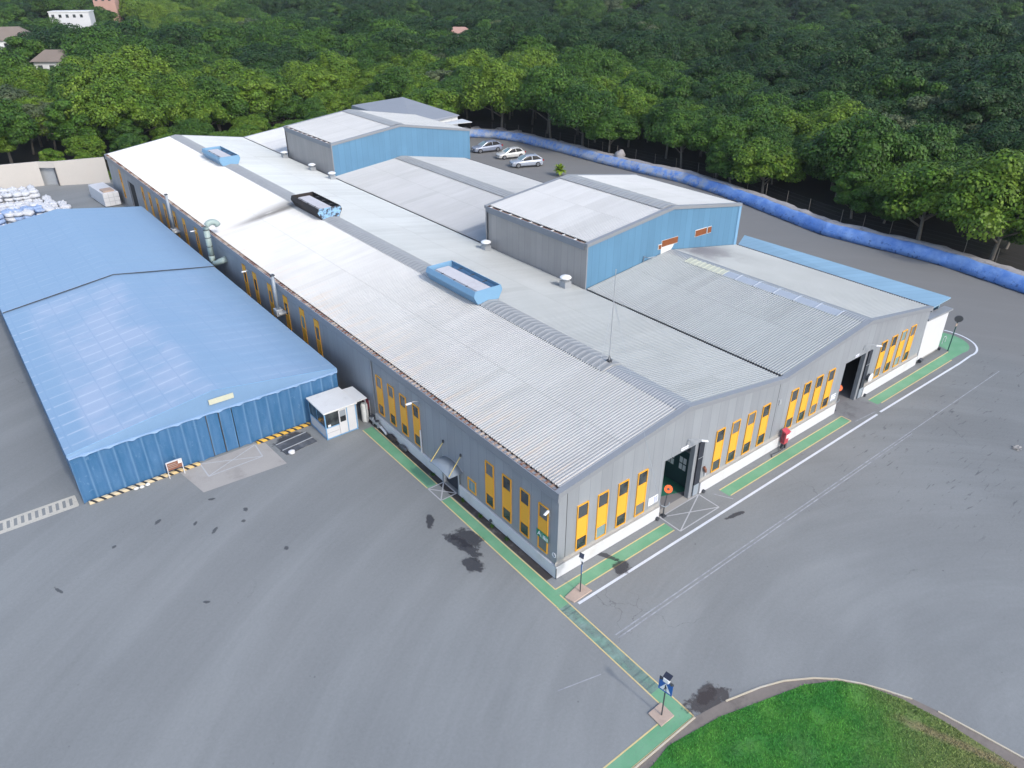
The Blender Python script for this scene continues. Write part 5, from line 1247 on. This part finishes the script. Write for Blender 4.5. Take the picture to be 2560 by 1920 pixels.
# small palm behind the raised block
t = thing('palm_tree', 'small bright green palm growing behind the near raised block', 'palm', (70.5, 79.7, 0))
MB().tube([(0, 0, 0), (0.05, 0, 0.5), (0.02, 0.05, 1.0)], 0.22, 8, 0, 0.14).build('trunk', 'bark', t)
rnd = random.Random(5); mb = MB()
for k in range(60):
    a = k*2.4; el = rnd.uniform(0.0, 1.45); ln = rnd.uniform(1.1, 1.5); prev = Vector((0, 0, 1.0)); d = Vector((math.cos(a)*math.cos(el), math.sin(a)*math.cos(el), math.sin(el)))
    n = Vector((-math.sin(a), math.cos(a), 0))
    for s_ in range(5):
        nx = prev+d*(ln/5); w0, w1 = (0.05+0.22*math.sin(math.pi*(s_+.2)/5.4)), (0.05+0.22*math.sin(math.pi*(s_+1.2)/5.4))
        mb.poly([tuple(prev-n*w0), tuple(nx-n*w1), tuple(nx+n*w1), tuple(prev+n*w0)]); prev = nx; d = (d+Vector((0, 0, -0.22))).normalized()
mb.build('crown', 'leaf_palm', t)

# ------------------------------------------------------------------ far left yard: cream wall, container, sacks
t = thing('cream_wall', 'cream boundary wall with a dark gateway at the far end of the yard', 'wall', (0, 0, 0))
MB().prism([(-15.5, 134.2, 0), (-8.45, 132.7, 0), (-8.45, 133.1, 0), (-15.5, 134.6, 0)], [(-15.5, 134.2, 4.3), (-8.45, 132.7, 4.3), (-8.45, 133.1, 4.3), (-15.5, 134.6, 4.3)]).prism([(-6.2, 131.0, 0), (1.6, 127.6, 0), (1.6, 128.0, 0), (-6.2, 131.4, 0)], [(-6.2, 131.0, 4.3), (1.6, 127.6, 4.6), (1.6, 128.0, 4.6), (-6.2, 131.4, 4.3)]).prism([(-8.45, 132.7, 3.2), (-6.2, 131.0, 3.2), (-6.2, 131.4, 3.2), (-8.45, 133.1, 3.2)], [(-8.45, 132.7, 4.3), (-6.2, 131.0, 4.3), (-6.2, 131.4, 4.3), (-8.45, 133.1, 4.3)]).build('wall', 'cream', t)
MB().prism([(-8.4, 133.6, 0), (-6.2, 132.0, 0), (-6.2, 132.1, 0), (-8.4, 133.7, 0)], [(-8.4, 133.6, 3.2), (-6.2, 132.0, 3.2), (-6.2, 132.1, 3.2), (-8.4, 133.7, 3.2)]).build('gate', 'steel', t)
MB().box(-6.35, 130.9, 0, -6.18, 131.8, 3.25).build('gate_post', 'dark_steel', t)
t = thing('white_container', 'white strapped container standing beside the far end of the long wall', 'container', (-2.0, 114.8, 0), R(4))
o = MB().box(-1.25, -4.0, 0.1, 1.25, 4.0, 2.3).build('body', 'white', t); bevel(o, 0.08)
mb = MB()
for x in (-0.45, 0.35): mb.box(x, -4.03, 0.1, x+0.05, -4.0, 2.3)
for z in (0.85, 1.5): mb.box(-1.25, -4.032, z, 1.25, -4.002, z+0.05)
mb.build('strap', 'steel', t); MB().box(-0.9, -3.4, 2.3, 0.8, -1.4, 2.55).build('loose_cover', 'concrete_pink', t)
def sack_mesh(seed):
    mb = MB(); n = 12; m = 8
    for j in range(m+1):
        th = math.pi*j/m
        for i in range(n):
            ph = 2*math.pi*i/n; d = Vector((math.sin(th)*math.cos(ph), math.sin(th)*math.sin(ph), math.cos(th)))
            p = Vector([math.copysign(abs(c)**0.62, c) for c in d])
            r = 1+0.16*mnoise.noise(d*2.2+Vector((seed*5.0, 0, 0)))
            mb.v.append((p.x*.80*r, p.y*.66*r, (p.z*.36*r+.36)))
    for j in range(m):
        for i in range(n):
            k = (i+1) % n; mb.f.append((j*n+i, (j+1)*n+i, (j+1)*n+k, j*n+k)); mb.mi.append(0)
    mb.tube([(.1, 0, .66), (.22, .03, .78), (.38, .02, .80)], .10, 6, 0, .17)
    return mb
LS = ('plain white bulk sack in the heap behind the blue tent', 'blue and white bulk sack at the near side of the heap behind the tent')
sk = []
for k in range(4):
    o = sack_mesh(k).build('bulk_sack', 'sack' if k < 3 else 'sack_blue', None, True); sk.append(o)
used = [False]*4; rnd = random.Random(11)
for i in range(8):
    for j in range(14):
        x, y = -18.2+i*1.38+rnd.uniform(-.2, .2), 107.5+j*1.62+rnd.uniform(-.25, .25)
        if x > -8.2-(j > 9)*2.5 or (x > -9.8 and j > 6): continue
        lv = 3 if (j in (1, 2, 3, 9, 10, 11) and x < -10.5) else 1
        for z in range(lv):
            k = 3 if (j < 4 and rnd.random() < .45) else rnd.randrange(3)
            o = sk[k] if not used[k] else sk[k].copy()
            if used[k]: COL.objects.link(o)
            used[k] = True
            o.location = (x, y, z*0.68); o.rotation_euler = (rnd.uniform(-.15, .15), rnd.uniform(-.15, .15), rnd.uniform(0, 3)); s_ = rnd.uniform(.85, 1.1); o.scale = (s_, s_, s_*rnd.uniform(.8, 1.05))
            tag(o, LS[1] if k == 3 else LS[0], 'sack', 'bulk sacks heaped behind the tent')

# ------------------------------------------------------------------ houses in the forest
HOUSES = []
def house(name, label, cat, loc, w, d, h, rz, wallm, roofm, roofh, flat=False):
    t = thing(name, label, cat, loc, rz)
    MB().box(-w/2, -d/2, -6, w/2, d/2, h).build('wall', wallm, t)
    for k in range(int(w/3)): MB().box(-w/2+1+k*3, -d/2-0.06, h-2.2, -w/2+2.2+k*3, -d/2-0.003, h-0.9).build('window', 'glass', t)
    if flat: MB().box(-w/2-0.2, -d/2-0.2, h, w/2+0.2, d/2+0.2, h+0.4).build('roof', roofm, t)
    else:
        e = 0.7
        MB().prism([(-w/2-e, -d/2-e, h), (w/2+e, -d/2-e, h), (w/2+e, d/2+e, h), (-w/2-e, d/2+e, h)], [(-w/4, -0.3, h+roofh), (w/4, -0.3, h+roofh), (w/4, 0.3, h+roofh), (-w/4, 0.3, h+roofh)]).build('roof', roofm, t)
    HOUSES.append((Vector(loc), max(w, d)*0.62, h+roofh))
house('villa', 'brown roofed house at the left edge among the trees', 'house', (14.0, 318, 7.5), 16, 12, 3.5, R(-20), 'offwhite', 'roof_brown', 4.0)
house('villa', 'low thatched roof poking out of the trees left of the hall', 'house', (12.5, 222, 11.0), 9, 7, 1.2, R(-35), 'offwhite', 'roof_brown', 2.6)
house('apartment_block', 'long white apartment block far off above the treetops', 'building', (51, 402, 9.5), 17, 9, 5.5, R(-25), 'white', 'offwhite', 0.4, True)
house('tower_house', 'pinkish block house beside the long white apartment block', 'building', (72, 425, 11.5), 10, 9, 9.0, R(-25), 'roof_pink', 'roof_brown', 0.4, True)
house('villa', 'reddish roofed house at the top left corner', 'house', (60, 600, 20), 40, 20, 2.0, R(-20), 'offwhite', 'roof_pink', 5.0)
house('villa', 'small pale ruin with pinkish roof in the middle of the forest', 'house', (150, 228, 9.0), 9, 7, 3.0, R(-40), 'offwhite', 'roof_pink', 2.0)

# ------------------------------------------------------------------ forest
def crown_mesh(seed, rad, hgt, clumps, leaves, mat, name, parent, ls=0.18):
    rnd = random.Random(seed); mb = MB(); cs = []
    for k in range(clumps):
        u = (k+0.5)/clumps; th = math.acos(1-1.42*u); ph = k*2.39996+rnd.uniform(-.35, .35)     # dome and a bit under it
        rr = rnd.uniform(0.66, 1.08)
        c = Vector((math.sin(th)*math.cos(ph)*rad*rr*0.82, math.sin(th)*math.sin(ph)*rad*rr*0.82, math.cos(th)*hgt*rr*0.78))
        cs.append((c, rad*rnd.uniform(0.22, 0.40), rnd.uniform(0.42, 0.68)))
    for c, r, fl in cs:
        for q in range(leaves):
            d = Vector((rnd.gauss(0, 1), rnd.gauss(0, 1), rnd.gauss(0.25, 1))).normalized()
            p = c+Vector((d.x*r, d.y*r, d.z*r*fl))*rnd.uniform(0.72, 1.08)
            n = (d+Vector((rnd.uniform(-.7, .7), rnd.uniform(-.7, .7), rnd.uniform(0.1, 1.2)))).normalized()
            a = n.cross(Vector((rnd.uniform(-1, 1), rnd.uniform(-1, 1), rnd.uniform(-1, 1)))).normalized(); b = n.cross(a)
            s_ = ls*rnd.uniform(0.6, 1.35); l2 = s_*rnd.uniform(.45, .8)
            mb.poly([tuple(p-a*s_), tuple(p-b*l2), tuple(p+a*s_), tuple(p+b*l2)])
    # inner boughs: coarse leafy lumps so no straight see-through
    for c, r, fl in cs[::2]:
        n = 6; i0 = len(mb.v)
        c2 = c*0.72
        for j in range(4):
            th = math.pi*(j+.3)/3.8
            for i in range(n):
                ph = 6.2832*i/n; k = r*0.85*rnd.uniform(.8, 1.1); mb.v.append((c2.x+math.sin(th)*math.cos(ph)*k, c2.y+math.sin(th)*math.sin(ph)*k, c2.z+math.cos(th)*k*fl))
        for j in range(3):
            for i in range(n):
                w_ = (i+1) % n; mb.f.append((i0+j*n+i, i0+(j+1)*n+i, i0+(j+1)*n+w_, i0+j*n+w_)); mb.mi.append(0)
    o = mb.build(name, mat, parent); return o
def trunk_mesh(seed, h, rad, parent):
    rnd = random.Random(seed); mb = MB(); lean = Vector((rnd.uniform(-.5, .5), rnd.uniform(-.5, .5), 0))
    mb.tube([(0, 0, -0.5), tuple(lean*.4+Vector((0, 0, h*.35))), tuple(lean*.8+Vector((0, 0, h*.7))), tuple(lean+Vector((0, 0, h*1.15)))], .24, 7, 0, .10)
    for k in range(6):
        a = k*1.05+rnd.uniform(-.3, .3); z = h*rnd.uniform(.45, .85); o = lean*(z/h); e = rad*rnd.uniform(.45, .75)
        mb.tube([(o.x, o.y, z), (o.x+math.cos(a)*e*.5, o.y+math.sin(a)*e*.5, z+h*.22), (o.x+math.cos(a)*e, o.y+math.sin(a)*e, z+h*.38)], .11, 5, 0, .04)
    return mb.build('trunk', 'bark', parent, True)
KINDS = []            # (label words, prototype)
SPEC = [('leaf_mid', 5.0, 4.4, 26, 717, 4.6), ('leaf_mid', 6.0, 3.9, 30, 765, 5.4), ('leaf_bright', 5.0, 3.6, 24, 717, 4.8), ('leaf_bright', 5.8, 4.0, 28, 765, 5.2),
        ('leaf_dark', 5.2, 5.0, 26, 717, 4.8), ('leaf_dark', 6.2, 4.3, 30, 765, 5.4), ('leaf_mid', 4.0, 4.8, 22, 669, 4.4), ('leaf_bright', 3.6, 3.2, 19, 622, 3.0), ('leaf_pale', 4.6, 4.4, 20, 348, 5.0)]
for k, (mt, rad, hg, cl, lv, th) in enumerate(SPEC):
    t = thing('forest_tree', None, 'tree')
    trunk_mesh(k, th, rad, t)
    c = crown_mesh(k+20, rad, hg, cl, lv, mt, 'crown', t); c.location = (0, 0, th+0.6)
    KINDS.append((t, rad, hg, th))
def is_forest(x, y):
    if x > 72 and y < 124:
        wx = None
        for a, b in zip(WALLP[:-1], WALLP[1:]):
            if min(a[1], b[1]) <= y <= max(a[1], b[1]): wx = lerp(a[0], b[0], (y-a[1])/(b[1]-a[1]+1e-9))
        if wx is None: wx = 70 if y < 0 else 80
        return x > wx+5.6
    if x < -17: return y > 138
    if x < 3: return y > 137.5
    if x < 48: return y > 123.5
    if x < 70: return y > 129
    return y > 128
rnd = random.Random(42); spots = []
yv = Vector((math.cos(YAW), math.sin(YAW)))
sp = 6.6
cells = {}
r_ = 95.0
gx_ = -140.0
def visible(x, y, z):
    q = pix((x, y, z))
    return q and -140 < q[0] < 2700 and -160 < q[1] < 1100
step = 8.0
i = 0
x = -120.0
while x < 640:
    y = -80.0
    while y < 740:
        d = math.hypot(x-CAM.x, y-CAM.y)
        px_, py_ = x+rnd.uniform(-.42, .42)*step, y+rnd.uniform(-.42, .42)*step
        keep = 1.0 if d < 240 else (0.72 if d < 400 else 0.52)
        if rnd.random() < keep and d < 640 and is_forest(px_, py_) and visible(px_, py_, terrain(px_, py_)+10):
            spots.append((d, px_, py_, keep))
        y += step
    x += step
spots.sort()
def zone(x, y):
    if x > 72 and y < 124: return 'right'
    return 'back'
def choose(x, y, d):
    n = mnoise.noise((x*0.012, y*0.012, 1.5))+0.5*mnoise.noise((x*0.05, y*0.05, 7.0))
    # yellower prototypes picked mostly behind the hall, deep green ones rightward and far off
    az = math.atan2(y-CAM.y, x-CAM.x)-YAW
    if rnd.random() < 0.03: return 8
    b = n+az*0.9+(0.10 if d < 230 else -0.42)
    r = rnd.random()*0.5-0.25
    if b+r > 0.22: return rnd.choice((2, 3, 2, 3, 0))
    if b+r < -0.22: return rnd.choice((4, 5, 4, 5, 6))
    return rnd.choice((0, 1, 6, 0, 1))
FL = {('right', 'leaf_mid'): 'mid green forest tree beyond the blue boundary wall', ('right', 'leaf_bright'): 'yellow green forest tree beyond the blue boundary wall', ('right', 'leaf_pale'): 'greyish green forest tree beyond the blue boundary wall', ('back', 'leaf_pale'): 'greyish green forest tree behind the far end of the hall', ('right', 'leaf_dark'): 'deep green forest tree beyond the blue boundary wall',
      ('back', 'leaf_mid'): 'mid green forest tree behind the far end of the hall', ('back', 'leaf_bright'): 'yellow green forest tree behind the far end of the hall', ('back', 'leaf_dark'): 'deep green forest tree behind the far end of the hall'}
FG = {'right': 'forest trees beyond the boundary wall', 'back': 'forest trees behind the hall'}
placed = 0; used_k = set(); far = []
for d, x, y, keep in spots:
    hide = False
    for hl, hr, hh in HOUSES:
        v = Vector((x-hl.x, y-hl.y)); 
        if v.length < hr+4: hide = True; break
        q = Vector((hl.x-CAM.x, hl.y-CAM.y)); l = q.length; q /= l
        w_ = Vector((x-CAM.x, y-CAM.y)); f_ = w_.dot(q); s_ = abs(w_.x*q.y-w_.y*q.x)
        if 0 < l-f_ < 42 and s_ < hr*0.8: hide = True; break
    if hide: continue
    k = choose(x, y, d); edge = y < 146 and x < 72
    if edge and rnd.random() < .75: k = rnd.choice((7, 7, 6, 2))
    s_ = rnd.uniform(.95, 1.55)*(1.0+0.28*mnoise.noise((x*0.02, y*0.02, 4.2)))*(1.0 if keep == 1 else (1.18 if keep > .5 else 1.35))
    if edge: s_ *= 0.62
    z = terrain(x, y)-(1.5 if zone(x, y) == 'right' and d < 150 else 0); rz = rnd.uniform(0, 6.283); sz = s_*rnd.uniform(.88, 1.16)
    if placed < 300:
        p = KINDS[k][0]
        o = p if k not in used_k else copy_tree(p)
        used_k.add(k); o.location = (x, y, z); o.rotation_euler = (0, 0, rz); o.scale = (s_, s_, sz)
        zn = zone(x, y); tag(o, FL[zn, SPEC[k][0]], 'tree', FG[zn]); placed += 1
    else: far.append((x, y, z, rz, s_, sz, k))
# low bushes right behind the cream wall and along the far end of the hall
for k, (x, y, s_) in enumerate([(-17.0, 138.2, .75), (-14.2, 137.2, .62), (-11.0, 136.4, .55), (-7.6, 135.6, .55), (-4.4, 134.0, .5), (-1.2, 132.6, .5), (1.8, 131.6, .48)]+[(5+i*4.6, 121.2+(i % 3)*0.9, .42+.09*(i % 2)) for i in range(9)]):
    o = copy_tree(KINDS[7][0] if k % 4 else KINDS[6][0]); o.name = 'bush'
    o.location = (x, y, -1.5*s_-0.9); o.rotation_euler = (0, 0, k*1.3); o.scale = (s_, s_, s_)
    tag(o, 'low leafy bush crowding the back of the cream wall' if k < 7 else 'low leafy bush at the foot of the rear end of the hall', 'bush', 'bushes behind the cream wall' if k < 7 else 'bushes behind the hall')
# a prototype that no near tree used still has to stand somewhere
for k in range(len(SPEC)):
    if k not in used_k:
        p = KINDS[k][0]; x, y, z, rz, s_, sz, _ = far.pop(0)
        p.location = (x, y, z); p.scale = (s_, s_, sz); zn = zone(x, y); tag(p, FL[zn, SPEC[k][0]], 'tree', FG[zn])
# the far forest: one object, crowns instanced on its points
me = bpy.data.meshes.new('far_forest'); me.from_pydata([(f[0], f[1], f[2]+SPEC[f[6]][5]*f[5]+0.2) for f in far], [], [])
for nm, ty, vals in (('rz', 'FLOAT', [f[3] for f in far]), ('sc', 'FLOAT', [f[4] for f in far]), ('kind_index', 'INT', [f[6] for f in far])):
    a = me.attributes.new(nm, ty, 'POINT'); a.data.foreach_set('value', vals)
ff = bpy.data.objects.new('far_forest', me); COL.objects.link(ff); tag(ff, 'dense far forest stretching away to the top of the picture', 'forest', kind='stuff')
ng = bpy.data.node_groups.new('far_forest', 'GeometryNodeTree')
ng.interface.new_socket('Geometry', in_out='INPUT', socket_type='NodeSocketGeometry'); ng.interface.new_socket('Geometry', in_out='OUTPUT', socket_type='NodeSocketGeometry')
N = ng.nodes; Lk = ng.links
gi = N.new('NodeGroupInput'); go = N.new('NodeGroupOutput'); iop = N.new('GeometryNodeInstanceOnPoints'); jo = N.new('GeometryNodeJoinGeometry')
infos = []
for t, *_ in KINDS:
    oi = N.new('GeometryNodeObjectInfo'); oi.transform_space = 'ORIGINAL'; oi.inputs['As Instance'].default_value = True
    oi.inputs['Object'].default_value = [c for c in t.children if c.name.startswith('crown')][0]; infos.append(oi)
for oi in reversed(infos): Lk.new(oi.outputs['Geometry'], jo.inputs[0])
def attr(nm, ty):
    n = N.new('GeometryNodeInputNamedAttribute'); n.data_type = ty; n.inputs[0].default_value = nm; return n.outputs[0]
cx = N.new('ShaderNodeCombineXYZ'); Lk.new(attr('rz', 'FLOAT'), cx.inputs[2])
cs_ = N.new('ShaderNodeCombineXYZ'); a_ = attr('sc', 'FLOAT')
for k in range(3): Lk.new(a_, cs_.inputs[k])
Lk.new(gi.outputs[0], iop.inputs['Points']); Lk.new(jo.outputs[0], iop.inputs['Instance']); iop.inputs['Pick Instance'].default_value = True
Lk.new(attr('kind_index', 'INT'), iop.inputs['Instance Index']); Lk.new(cx.outputs[0], iop.inputs['Rotation']); Lk.new(cs_.outputs[0], iop.inputs['Scale'])
Lk.new(iop.outputs[0], go.inputs[0])
md = ff.modifiers.new('forest', 'NODES'); md.node_group = ng
print('trees', placed, 'far', len(far), 'spots', len(spots))

# ------------------------------------------------------------------ thin summer haze over the site and forest
hz = MB().box(-1250, -1250, -14, 1350, 1350, 75).build('haze', 'white'); hz['kind'] = 'stuff'
hm = bpy.data.materials.new('haze_air'); hm.use_nodes = True; hm.node_tree.nodes.clear()
ho = hm.node_tree.nodes.new('ShaderNodeOutputMaterial'); hv = hm.node_tree.nodes.new('ShaderNodeVolumePrincipled')
hv.inputs['Color'].default_value = (0.82, 0.90, 1.0, 1); hv.inputs['Density'].default_value = 0.00009; hv.inputs['Anisotropy'].default_value = 0.0
hm.node_tree.links.new(hv.outputs[0], ho.inputs['Volume'])
hz.data.materials.clear(); hz.data.materials.append(hm)
sc.cycles.volume_max_steps = 64; sc.cycles.volume_bounces = 0
